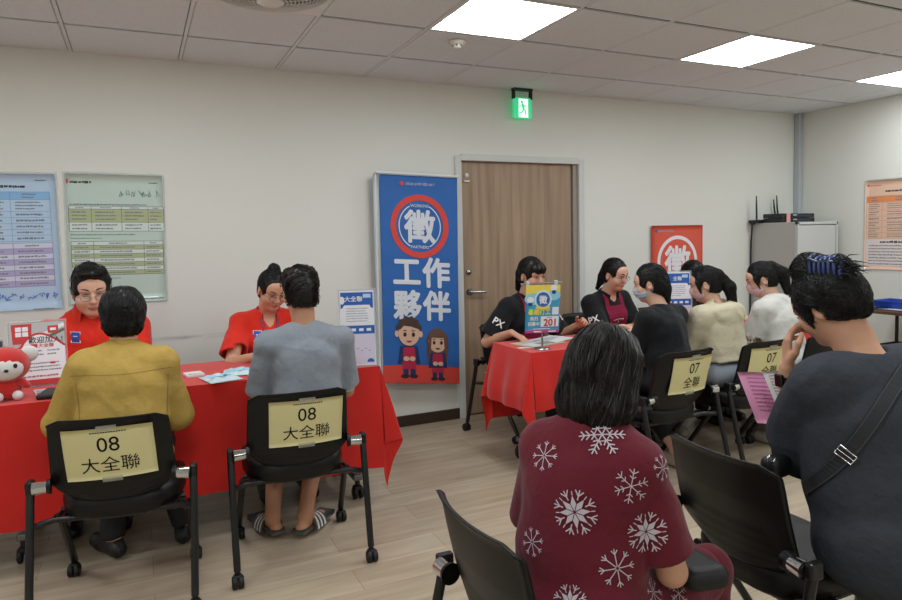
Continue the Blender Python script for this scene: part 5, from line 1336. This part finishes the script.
# ---- staff in maroon aprons
M_blk = mat('black_shirt', '17181c', rough=.8, spec=.2, sheen=.1, bump=.6, bscale=13, bdist=.02); M_apr = mat('maroon_apron', '86203f', rough=.75, spec=.2); M_px = mat('print_offwhite', 'e6e0da', rough=.6)
def apron(s, v2=.0):
    """bib with neck straps, laid over the shirt"""
    def dec(s, mk):
        sh = mk(s.up(0, .3, .22, s.Rc), s.Rc@A(0, -1, 0), s.Rc@A(0, 0, 1))
        n = 14
        for i in range(n):
            z0 = -.20+.36*i/n; z1 = -.20+.36*(i+1)/n
            w = lambda z: .095 if z > .04 else .095+.06*min(1, (.04-z)/.1)
            for j in range(8): sh.poly([(w(z0)*(-1+2*j/8), z0), (w(z0)*(-1+2*(j+1)/8), z0), (w(z1)*(-1+2*(j+1)/8), z1), (w(z1)*(-1+2*j/8), z1)], M_apr, .005)
        for e in (-1, 1): sh.stroke([(e*(.078-.014*t), .155+.115*t) for t in np.linspace(0, 1, 10)], .032, M_apr, .005)
        sh.lines(-.06, .075, .12, .014, 1, M_px, rnd, .0065); sh.stroke([(0, .04), (0, .06)], .004, M_px, .0065); 
        for q, t in ((1, .40), (-1, .40)):
            c = s.S[q]*(1-t)+s.E[q]*t; out = s.Rc@A(q*.9, .75, .1); sh = mk(c, -out, s.S[q]-s.E[q]); sh.text('PX', 0, 0, .064, M_px, .004, bold=.02, sq=.95)
    return dec
p = Person('ponytailed staff woman in a black shirt and maroon apron behind the 201 stand', 2.40, 4.02, 196, sc=.965, lean=10, side=0, head=(-8, 12, 0), g=1.12, sh=.172, skin=SK2, wr=(.31, .23, .79), wl=(-.22, .36, .80), pr=(.6, -.5, -1), pl=(-.5, -.4, -1), hr=dict(n=(0, .25, -1), curl=.25, d=(-.15, .9, -.30)), hl=dict(curl=.6, n=(.6, 0, -.5)), jaw=1.08)
p.finish_body(lid=.6, gaze=(-.5, -.3)); p.torso_cloth('shirt', M_blk, sleeve=.86, sl=(.068, .078), seed=51, decal=apron(p), neckdrop=.06); p.collar(M_blk, r=.068)
p.trousers(mat('black_trousers', '16171a', rough=.8)); p.shoes(M_black)
def hs(k):
    base_hair(k, .012, fr=(.058, .080, .082), front=(0, .122, -.052), ears=True); k.ell((0, .055, .062), (.062, .042, .034), .02); k.ell((0, -.10, -.02), (.04, .045, .05), .03); k.cone((0, -.125, -.01), (0, -.135, -.13), .036, .018, .02)
p.hair(hs, mats=(H_brown, H_br2, H_black), n=700, length=.11, ban=.02, flow=lambda q: np.where(q[:, 1:2] > .03, A(0, .35, -1)+q*A(3, 0, 0), np.where(q[:, 1:2] > -.1, A(0, -.11, -.01)-q, A(0, -.02, -.1))), r=.0015); PEOPLE['P5'] = p
p = Person('staff woman in glasses, black shirt and maroon apron, facing the masked woman in black', 3.145, 4.06, 188, sc=.945, lean=13, side=3, head=(6, 16, 0), g=1.18, sh=.175, skin=SK1, wr=(.12, .40, .765), wl=(-.12, .38, .765), pr=(.30, -.45, -1), pl=(-.30, -.45, -1), jaw=1.12, h=.0055)
p.finish_body(lid=.5, gaze=(.3, -.6)); p.torso_cloth('shirt', M_blk, sleeve=.86, sl=(.070, .080), seed=61, decal=apron(p), neckdrop=.05); p.collar(M_blk, r=.069)
p.trousers(mat('black_trousers', '16171a', rough=.8)); p.shoes(M_black); p.glasses(mat('brown_frame', '4a3128', rough=.3), w=.020, hh=.015, dz=-.005)
def hs(k):
    base_hair(k, .008, fr=(.064, .080, .092), front=(0, .118, -.032)); k.ell((0, -.095, -.04), (.045, .04, .06), .03); k.cone((.0, -.11, -.05), (.02, -.125, -.15), .034, .012, .02)
p.hair(hs, n=600, length=.11, flow=lambda q: A(0, -.12, -.05)-q, r=.0014); PEOPLE['P6'] = p
p = Person('staff member in black mostly hidden behind the second blue headed sheet', 3.90, 4.10, 180, sc=.93, lean=16, head=(0, 30, 0), g=1.0, sh=.165, skin=SK1, wr=(.12, .40, .765), wl=(-.12, .38, .765), pr=(.30, -.45, -1), pl=(-.30, -.45, -1), h=.0065)
p.finish_body(lid=.3); p.torso_cloth('shirt', M_blk, sleeve=.86, sl=(.066, .076), seed=71); p.trousers(mat('black_trousers', '16171a', rough=.8)); p.shoes(M_black)
p.hair(lambda k: base_hair(k, .012), n=400, length=.08, r=.0016); PEOPLE['P8'] = p
# ---- visitors on the 07 chairs
M_mb = mat('mask_pale_blue', 'a9bccb', rough=.7); M_mp = mat('mask_pale_pink', 'd9b9bf', rough=.7)
p = Person('woman in a black top and blue mask, black hair pulled back, facing the staff', 2.835, 3.0, 12, sc=.925, lean=10, head=(30, 12, 0), g=1.06, sh=.168, skin=SK1, wr=(.14, .34, .775), wl=(-.14, .34, .775), pr=(.30, -.45, -1), pl=(-.30, -.45, -1), ankles=((.05, -.02, .09), (-.15, .3, .085)))
p.finish_body(lid=.5); p.mask(M_mb); p.torso_cloth('long_sleeve_top', M_blk, infl=.016, sleeve=.95, sl=(.066, .055, .042), long=True, seed=81, amp=.004)
p.trousers(mat('black_trousers', '16171a', rough=.8), calf=.82); p.shoes(mat('beige_shoe', 'a89f92', rough=.7))
def hs(k):
    base_hair(k, .010, fr=(.064, .080, .092), front=(0, .118, -.034)); k.ell((0, -.075, -.035), (.055, .045, .065), .03); k.cone((0, -.09, -.06), (0, -.085, -.13), .034, .02, .02)
p.hair(hs, n=600, length=.12, flow=lambda q: A(0, -.11, -.05)-q, r=.0015); PEOPLE['P7'] = p
M_crm = mat('cream_nylon', 'cfc4a9', rough=.65, spec=.3, bump=.6, bscale=13, bdist=.02)
p = Person('woman in a cream hooded jacket with a long black ponytail, sitting at the table', 3.29, 3.0, 6, sc=.90, lean=11, head=(36, 16, 0), g=1.02, sh=.165, skin=SK1, wr=(.14, .34, .775), wl=(-.14, .34, .775), pr=(.30, -.45, -1), pl=(-.30, -.45, -1), ankles=((.11, .45, .085), (-.10, .42, .085)))
p.finish_body(lid=.5); p.mask(M_mp)
def hood(v, s=p):
    v.ell(s.up(0, -.085, .415, s.Rc), A(.150, .062, .052)*s.sc, s.Rc@rotx(-18), .03); v.ell(s.up(0, -.105, .365, s.Rc), A(.125, .04, .05)*s.sc, s.Rc@rotx(-8), .03)
    v.ell(s.up(0, -.045, .475, s.Rc), A(.075, .035, .03)*s.sc, s.Rc@rotx(-18), .015, 's')
p.torso_cloth('hooded_jacket', M_crm, infl=.030, sleeve=.95, sl=(.082, .070, .048), long=True, seed=91, amp=.006, fr=22, extra=hood, bust=False, low=-.01, hem=.07)
p.trousers(mat('pale_jeans', '9fa6b2', rough=.85)); p.shoes(mat('beige_shoe', 'a89f92', rough=.7))
def pony(tie, end, w=.03, z=.03):
    def b(k):
        base_hair(k, .008, fr=(.066, .080, .092), front=(0, .118, -.034)); t = A(*tie); e = A(*end); m = t*.55+e*.45+A(0, -.03, .02)
        k.cone(t+A(0, .03, 0), t, .036, .028, .02); k.cone(t, m, w*.8, w, .015); k.cone(m, e, w, w*.45, .015)
        for q in (1, -1): k.cone((q*.07, .045, .03), (q*.072, .035, -.055), .010, .004, .008)
    return b
p.hair(pony((0, -.108, .04), (.02, -.135, -.235), .040), n=900, length=.15, flow=lambda q: np.where(q[:, 1:2] > -.10, A(0, -.125, .04)-q, A(.01, -.02, -.12)), r=.0017)
mb = MB(); mb.tube([p.H(.024*math.cos(a), -.116, .035+.024*math.sin(a)) for a in np.linspace(0, 2*math.pi, 18)], .006, M_black, 8, cap=False); mb.build('hair_tie', p.root); PEOPLE['P9'] = p
M_wsh = mat('white_cotton', 'd9d7d2', rough=.8, spec=.2, bump=.6, bscale=13, bdist=.02)
p = Person('woman in a white shirt and pink mask with a black ponytail, last along the table', 3.84, 3.00, 8, sc=.925, lean=13, head=(40, 22, 0), g=1.0, sh=.165, skin=SK1, wr=(.14, .34, .775), wl=(-.14, .34, .775), pr=(.30, -.45, -1), pl=(-.30, -.45, -1), ankles=((.11, .20, .085), (-.08, -.02, .085)))
p.finish_body(lid=.5); p.mask(M_mp); p.torso_cloth('shirt', M_wsh, infl=.022, sleeve=.90, sl=(.070, .078), seed=101, amp=.005, neck=.062); p.trousers(mat('khaki_trousers', '8f8370', rough=.85)); p.shoes(mat('cream_shoe', 'b9b2a6', rough=.7))
p.hair(pony((0, -.105, .06), (.02, -.135, -.15), .044), n=900, length=.14, flow=lambda q: np.where(q[:, 1:2] > -.10, A(0, -.12, .06)-q, A(.01, -.02, -.12)), r=.0017)
mb = MB(); mb.tube([p.H(.024*math.cos(a), -.112, .055+.024*math.sin(a)) for a in np.linspace(0, 2*math.pi, 18)], .006, M_black, 8, cap=False); mb.build('hair_tie', p.root); PEOPLE['P10'] = p

# ---- near people
CAMM = SC.camera.matrix_world.copy()
def at(px, py, depth):
    """the place in the room that the photograph shows at (px, py), DEPTH metres in front of the lens"""
    f = 666.881; q = Vector(((px-451)/f*depth, -(py-280.9014)/f*depth, -depth)); return np.array(CAMM @ q)
def loc_of(s_x, s_y, rot):
    R = rotz(rot); o = A(s_x, s_y, 0); return lambda w: (w-o)@R
def flake(sh, r, kind, m, rot=0):
    """a printed snowflake; sh maps sheet metres onto the cloth"""
    w = r*.055
    def seg(a, b, ww=w):
        n = max(1, int(np.hypot(b[0]-a[0], b[1]-a[1])/.007)); P_ = [(a[0]+(b[0]-a[0])*k/n, a[1]+(b[1]-a[1])*k/n) for k in range(n+1)]; sh.stroke(P_, ww, m, .0022)
    N = 6 if kind in (0, 3) else 8
    for k in range(N):
        a = rot+2*math.pi*k/N; c, s_ = math.cos(a), math.sin(a); pt = lambda d, e: (d*c-e*s_, d*s_+e*c)
        if kind == 0:
            seg(pt(0, 0), pt(r, 0))
            for d, L in ((.72, .26), (.45, .18)): 
                for e in (1, -1): seg(pt(r*d, 0), pt(r*(d+L*.75), e*r*L))
        elif kind == 1:
            seg(pt(r*.08, 0), pt(r, 0))
            for e in (1, -1): seg(pt(r*.7, 0), pt(r*.92, e*r*.17))
        elif kind == 2:
            L = [(0, 0), (.33, .13), (.68, 0), (.33, -.13)]; sub = []
            for i in range(4): sh.poly([pt(r*.05, 0), pt(r*.36, r*.13), pt(r*.72, 0), pt(r*.36, -r*.13)], m, .0022) if i == 0 else None
            a2 = math.pi/N; seg(pt(r*.55*math.cos(a2), r*.55*math.sin(a2)), pt(r*math.cos(a2), r*math.sin(a2)))
            for e in (1, -1): seg(pt(r*.72*math.cos(a2), r*.72*math.sin(a2)), pt(r*.98*math.cos(a2+e*.2), r*.98*math.sin(a2+e*.2)))
            seg(pt(r*.72, 0), pt(r*.9, 0), w*.8)
        else:
            seg(pt(0, 0), pt(r, 0)); 
            for d in (.3, .52, .74):
                for e in (1, -1): seg(pt(r*d, 0), pt(r*(d+.16), e*r*.2))
            a2 = 2*math.pi/N; seg(pt(r*.35, 0), pt(r*.35*math.cos(a2), r*.35*math.sin(a2)), w*.8)
M_flk = mat('print_snow', 'c9bcc6', rough=.8)
M_mar = mat('maroon_crepe', '661b29', rough=.85, spec=.2, sheen=.15, bump=.5, bscale=12, bdist=.02)
p = Person('woman with a brown bob in a maroon snowflake shirt, seen from behind', .895, 1.258, -58, sc=.885, lean=12, side=2, head=(-4, 18, 0), hs=1.03, g=1.02, sh=.134, skin=SK2, wr=(.15, .30, .62), wl=(-.14, .32, .62), pr=(.45, -.5, -1), pl=(-.3, -.6, -1), hr=dict(n=(-.4, 0, -.9), curl=.5), hl=dict(n=(.4, 0, -.9), curl=.5),
           knees=((.12, .42, .52), (-.10, .42, .52)), ankles=((.13, .42, .085), (-.11, .42, .085)), h=.0055, legrot=-14)
p.finish_body()
def print12(s, mk, bv=None):
    W2 = lambda w: loc_of(.895, 1.258, -58)(w); camL = W2(A(0, 0, CAM_H))
    def on(px, py):
        w = W2(at(px, py, 2.0)); return camL, unit(w-camL)
    for (px, py, rp, kind, rot) in ((602, 435, 30, 3, .1), (545, 456, 20, 1, .2), (631, 486, 22, 0, .3), (575, 512, 29, 2, .2), (646, 531, 26, 2, .1), (662, 468, 16, 1, .5), (617, 568, 23, 1, .1), (533, 542, 18, 1, .4), (533, 421, 16, 3, .0), (512, 498, 16, 3, .3), (570, 603, 22, 2, .2), (652, 592, 18, 1, .3), (678, 594, 15, 0, .1)):
        o, d = on(px, py); hit = s.bv.ray_cast(Vector(o), Vector(d))
        if hit[0] is None: continue
        n = np.array(hit[1]); n = n if n@d < 0 else -n; sh = mk(np.array(hit[0]), -n, (0, 0, 1)); flake(sh, rp*.72/667*(hit[3]), kind, M_flk, rot)
    for (x, z, r, kind) in ((-.08, .36, .05, 0), (.07, .27, .055, 2), (-.05, .16, .05, 1), (.09, .08, .05, 0)):
        flake(mk(s.up(x, .2, z, s.Rc), s.Rc@A(0, -1, 0), (0, 0, 1)), r, kind, M_flk)
def skirtpart(v, s=p):
    for q in (1, -1): hp, K, An, fd = s.leg[q]; v.cone(hp, K-fd*.06, .10, .072, .05)
p.torso_cloth('snowflake_shirt', M_mar, infl=.028, sleeve=.84, sl=(.060, .080), cuff=False, sk=.012, seed=121, amp=.006, fr=16, neck=.062, h=.0055, decal=print12, extra=skirtpart, low=.02)
p.trousers(M_mar, 'loose_trousers'); p.shoes(M_black)
def hs(k):
    k.ell((0, -.018, .026), (.095, .110, .106), .02); k.ell((0, -.035, -.055), (.101, .088, .105), .04); k.ell((0, -.05, -.10), (.098, .070, .06), .03); k.ell((0, .145, -.05), (.062, .11, .11), .015, 's'); k.plane((0, -.05, -.150), (0, .18, -1), .012)
p.hair(hs, mats=(H_brown, H_br2, H_brown, H_black, H_gray, H_br2, H_black, H_brown, H_brown, H_black, H_br2, H_black, H_brown), n=3400, length=.20, flow=lambda q: np.stack([q[:, 0]*2.2*np.clip(q[:, 2]*8, -.3, 1), -.15-q[:, 1]*0+np.clip(q[:, 2], 0, 1)*-2, -1+0*q[:, 0]], -1), r=.0013, rough=.0045, lift=.0022, h=.0045, steps=18, seed=8)
PEOPLE['P12'] = p
# her handbag, held on the lap
M_bag = mat('black_bag_leather', '0e0e10', rough=.55, bump=.15, bscale=200)
hb_ = thing('handbag', 'black handbag with a metal ring on the lap of the woman in maroon', 'bag', (1.185, 1.235, .60), -14)
v = Vol(); v.box((0, 0, 0), (.055, .16, .028), rotx(-8), .025); V, Q = v.mesh(.006); vmesh('bag_body', V, Q, M_bag, hb_)
mb = MB(); mb.tube([(-.03, .10, .02), (-.05, .13, .075), (-.04, .16, .10), (.0, .17, .07), (.02, .13, .02)], .009, M_bag, 8); mb.build('handle', hb_)
mb = MB(); mb.tube([(-.035+.016*math.cos(a), .105, .045+.016*math.sin(a)) for a in np.linspace(0, 2*math.pi, 16)], .003, M_chrome, 6, cap=False); mb.build('metal_ring', hb_)

# ---- the woman in the dark grey shirt
M_slate = mat('slate_cotton', '3c3f46', rough=.88, spec=.15, bump=.7, bscale=9, bdist=.03)
X11, Y11, R11 = 1.905, 1.14, -10
L11 = loc_of(X11, Y11, R11)
hw = L11(at(788, 368, 2.08)); rw_ = L11(at(818, 432, 2.10))
p = Person('woman in a dark grey t-shirt with a blue hair claw, hand to her forehead', X11, Y11, R11, sc=1.05, lean=13, side=-1, head=(19, 32, -4), hs=.88, g=1.18, sh=.165, neck=-8, skin=SK2, wr=tuple(rw_), wl=tuple(hw), pr=(.3, -.4, -1), pl=(.09, -.05, -1), hl=dict(d=(.10, .18, 1), n=(.75, -.5, 0), curl=.42, f=(.35, .45, .55, .7), thumb=.2), hr=dict(d=(-.5, .5, .5), n=(-.5, -.3, -.6), curl=.6),
           knees=((.16, .42, .55), (-.06, .42, .55)), ankles=((.16, .62, .10), (-.06, .62, .10)), h=.0048, legrot=-48)
p.finish_body(lid=.4, gaze=(0, -.8))
p.torso_cloth('t_shirt', M_slate, infl=.036, sleeve=.98, sl=(.076, .098), sk=.010, seed=131, amp=.008, fr=13, neck=.066, h=.0055, bust=False, low=.03)
p.trousers(mat('blue_jeans', '46536b', rough=.85)); p.shoes(M_black)
def hs(k):
    base_hair(k, .016, fr=(.066, .082, .096), front=(0, .124, -.040), nape=-.052); k.ell((0, -.075, .005), (.070, .065, .085), .03); k.ell((-.005, -.022, .138), (.050, .056, .046), .012); k.ell((0, -.09, .085), (.055, .05, .05), .02)
    for q in (1, -1): k.cone((q*.072, .045, .03), (q*.074, .035, -.05), .012, .004, .008)
p.hair(hs, n=2200, length=.13, flow=lambda q: A(0, -.10, .105)-q, r=.0013, h=.0045, rough=.004, lift=.002, seed=12)
from mathutils.bvhtree import BVHTree
hm_ = [o for o in p.root.children if o.name.startswith('hair')][0].data
nvh = [q.vertices for q in hm_.polygons if q.material_index == 0]; bvh_ = BVHTree.FromPolygons([tuple(v.co) for v in hm_.vertices], [tuple(q) for q in nvh])
# loose ends spraying from behind the claw
rg = np.random.default_rng(5); mb = MB()
for i in range(60):
    a = A(-.03+rg.uniform(-.025, .03), -.115+rg.uniform(-.02, .01), .085+rg.uniform(-.03, .03)); d = unit(A(rg.normal(-.1, .3), -1, rg.normal(-.55, .4))); L = rg.uniform(.03, .075)
    mb.tube([p.H(*a), p.H(*(a+d*L*.5+A(0, 0, .006))), p.H(*(a+d*L-A(0, 0, .01)))], [.0026, .002, .0004], H_black, 4)
mb.build('loose_hair', p.root)
M_claw = mat('claw_blue', '2b3a70', rough=.35, noise=.45, nscale=60, coat=.4); M_clawd = mat('claw_navy', '18223f', rough=.3, coat=.4)
def onhair(q, n, l):      # a head-frame point pushed onto the hair from direction n
    o = p.H(*(q+n*.2)); d = -(p.Rh@n); hit = bvh_.ray_cast(Vector(o), Vector(d)); w = np.array(hit[0]) if hit[0] is not None else p.H(*q)
    return w+p.Rh@n*l
a0, a1, nn_ = A(-.030, -.045, .13), A(-.040, -.135, .080), unit(A(-.58, -.40, .71)); ax_ = unit(a1-a0); bx_ = np.cross(nn_, ax_)
mb = MB()
for k in range(7):
    t = .06+.147*k; m_ = M_claw
    for e in (1, -1):      # curved prongs to both sides of the spine
        c0_ = a0+(a1-a0)*t
        pts = [onhair(c0_+bx_*e*(.002+.030*w)+ax_*(.004*w), nn_, .010-.006*w) for w in (0, .35, .7, 1)]
        mb.tube(pts, [.0085, .0085, .007, .003], m_, 8, flat=.6)
mb.tube([onhair(a0+(a1-a0)*t, nn_, .011) for t in np.linspace(0, 1, 9)], .006, M_clawd, 8)
mb.build('hair_claw', p.root)
# wrist watch
W_, dd = p.Wt[-1], unit(p.Wt[-1]-p.E[-1]); c = W_-dd*.035; ax = unit(np.cross(dd, A(0, 0, 1)+A(.3, .1, 0))); ay = np.cross(dd, ax)
mb = MB()
def band(u, v): a = 2*math.pi*u; return tuple(c+dd*(v-.5)*.022+(ax*math.cos(a)*.034+ay*math.sin(a)*.031)*1.0)
mb.grid(band, 28, 3, mat('watch_rubber', '18191c', rough=.5), -.004); wt = mb.build('watch_band', p.root)
mb = MB(); tocam = unit(L11(A(0, 0, CAM_H))-c); tocam = unit(tocam-dd*(tocam@dd)); left = unit(np.cross(dd, tocam)); nn = unit(-left*.8+tocam*.6)
T = Matrix.Translation(c+nn*.034) @ Matrix(np.stack([np.cross(dd, nn), dd, nn], 1).tolist()).to_4x4(); mb.box((0, 0, 0), (.036, .042, .011), mat('watch_case', '0f1012', rough=.2), M=T, bev=.004); mb.build('watch_case', wt)
PEOPLE['P11'] = p
# cross-body bag: strap over the right shoulder, down the back to the left hip
from mathutils.bvhtree import BVHTree
me_ = [o for o in p.root.children if o.name.startswith('t_shirt')][0].data
bv_ = BVHTree.FromPolygons([tuple(v.co) for v in me_.vertices], [tuple(q.vertices) for q in me_.polygons])
bag = thing('crossbody_bag', 'black crossbody bag strap with a steel slider over the dark grey t-shirt', 'bag', (X11, Y11, 0), R11)
cam_l = L11(A(0, 0, CAM_H)); base = []
for t in np.linspace(0, 1, 40):
    px = 905+(784-905)*t; py = 368+(500-368)*t+22*math.sin(math.pi*t)*1.0
    d = unit(L11(at(px, py, 2))-cam_l); h_ = bv_.ray_cast(Vector(cam_l), Vector(d))
    if h_[0] is not None: n_ = np.array(h_[1]); n_ = n_ if n_@d < 0 else -n_; base.append((np.array(h_[0]), n_))
mb = MB(); M_str = mat('strap_webbing', '1b1d22', rough=.6, bump=.2, bscale=900); M_strl = mat('strap_edge', '4a4d52', rough=.6)
if len(base) > 4:
    V = []; F_ = []; Ve = []; K_ = len(base); sm = np.array([b[1] for b in base]); cen = np.array([b[0] for b in base])
    for _ in range(4): sm[1:-1] = (sm[:-2]+sm[1:-1]*2+sm[2:])/4; cen[1:-1] = (cen[:-2]+cen[1:-1]*2+cen[2:])/4
    tg_ = np.gradient(cen, axis=0); tg_ /= np.linalg.norm(tg_, axis=1, keepdims=True); sm /= np.linalg.norm(sm, axis=1, keepdims=True); sd = np.cross(tg_, sm)
    def strip(w0, w1, l0, l1, m_):
        V = []; 
        for i in range(K_):
            for (w, l) in ((w0, l0), (w0, l1), (w1, l1), (w1, l0)): V.append(cen[i]+sd[i]*w+sm[i]*l)
        F_ = [(i*4+a, (i+1)*4+a, (i+1)*4+(a+1) % 4, i*4+(a+1) % 4) for i in range(K_-1) for a in range(4)]
        mb.add(V, F_, m_, False)
    strip(-.019, .019, -.004, .0065, M_str); strip(-.0165, -.0150, .0064, .0074, M_strl); strip(.0150, .0165, .0064, .0074, M_strl); mb.build('strap', bag)
    i = int(K_*.60); c, a_, b_, n_ = cen[i]+sm[i]*.010, tg_[i], sd[i], sm[i]; mb = MB()
    cr = [c+a_*x+b_*y for x, y in ((-.013, -.024), (.013, -.024), (.013, .024), (-.013, .024), (-.013, -.024))]; mb.tube(cr, .0026, M_chrome, 8); mb.tube([c-b_*.024, c+b_*.024], .002, M_chrome, 8); mb.build('slider_buckle', bag)
v = Vol(); v.box(L11(at(776, 466, 1.99)), (.045, .03, .032), rotz(15), .02); V, Q = v.mesh(.007); vmesh('bag_body', V, Q, M_bag, bag)
# papers in her hand
M_pnk = mat('pink_paper', 'e59cc0', rough=.7)
def held(name, label, pts, m, depth, lines=True):
    P4 = [at(x, y, d) for (x, y), d in zip(pts, depth)]
    mb = MB(); f = lambda u, v: tuple((P4[0]*(1-u)+P4[1]*u)*(1-v)+(P4[3]*(1-u)+P4[2]*u)*v+A(0, 0, .004*math.sin(u*4))); mb.grid(f, 8, 10, m, .0007)
    o_ = np.array(f(.5, .5)); ux = unit(P4[1]-P4[0]); uy = unit(P4[0]-P4[3]); n = np.cross(ux, uy); w_ = np.linalg.norm(P4[1]-P4[0]); h_ = np.linalg.norm(P4[3]-P4[0])
    if lines: s = Sheet(mb, lambda x, y, l=0: tuple(np.array(f(min(1, max(0, x/w_+.5)), min(1, max(0, .5-y/h_))))+n*(l+.0006))); s.lines(-w_*.38, h_*.42, w_*.7, h_*.7, 9, mat('print_rose_grey', 'b06a90' if m is M_pnk else '8f8f9a', rough=.8), rnd, .001, dense=.7)
    o = mb.build(name); tag(o, label, 'paper', 'papers held by the woman in dark grey'); return o
held('paper_sheet', 'pink form held before the 07 chair by the woman in dark grey', [(737, 372), (795, 376), (822, 432), (757, 423)], M_pnk, (2.22, 2.28, 2.24, 2.18))
held('paper_sheet', 'white form behind the pink one in the same hand', [(762, 372), (800, 372), (815, 418), (778, 410)], mat('form_white', 'd8d8d8', rough=.6), (2.205, 2.25, 2.21, 2.17))

lm = MB(); lm.grid(lambda u, v: (.05*math.sin(v*2.6)-.02+.012*math.sin(u*9), -.17+.26*u, .452-.16*v*v-.02*v), 12, 12, mat('lime_fabric', 'b9c43c', rough=.8), .004)
o = lm.build('jacket', loc=(2.20, 4.06, 0)); tag(o, 'lime green garment edge hanging off the chair beside the red cloth near the door', 'garment')

mb = MB(); c0_ = L11(at(771, 459, 1.955)); mb.tube([c0_+A(.014*math.cos(a), 0, .010*math.sin(a)) for a in np.linspace(0, 2*math.pi, 14)], .0028, M_chrome, 6, cap=False); mb.build('bag_buckle', bag)
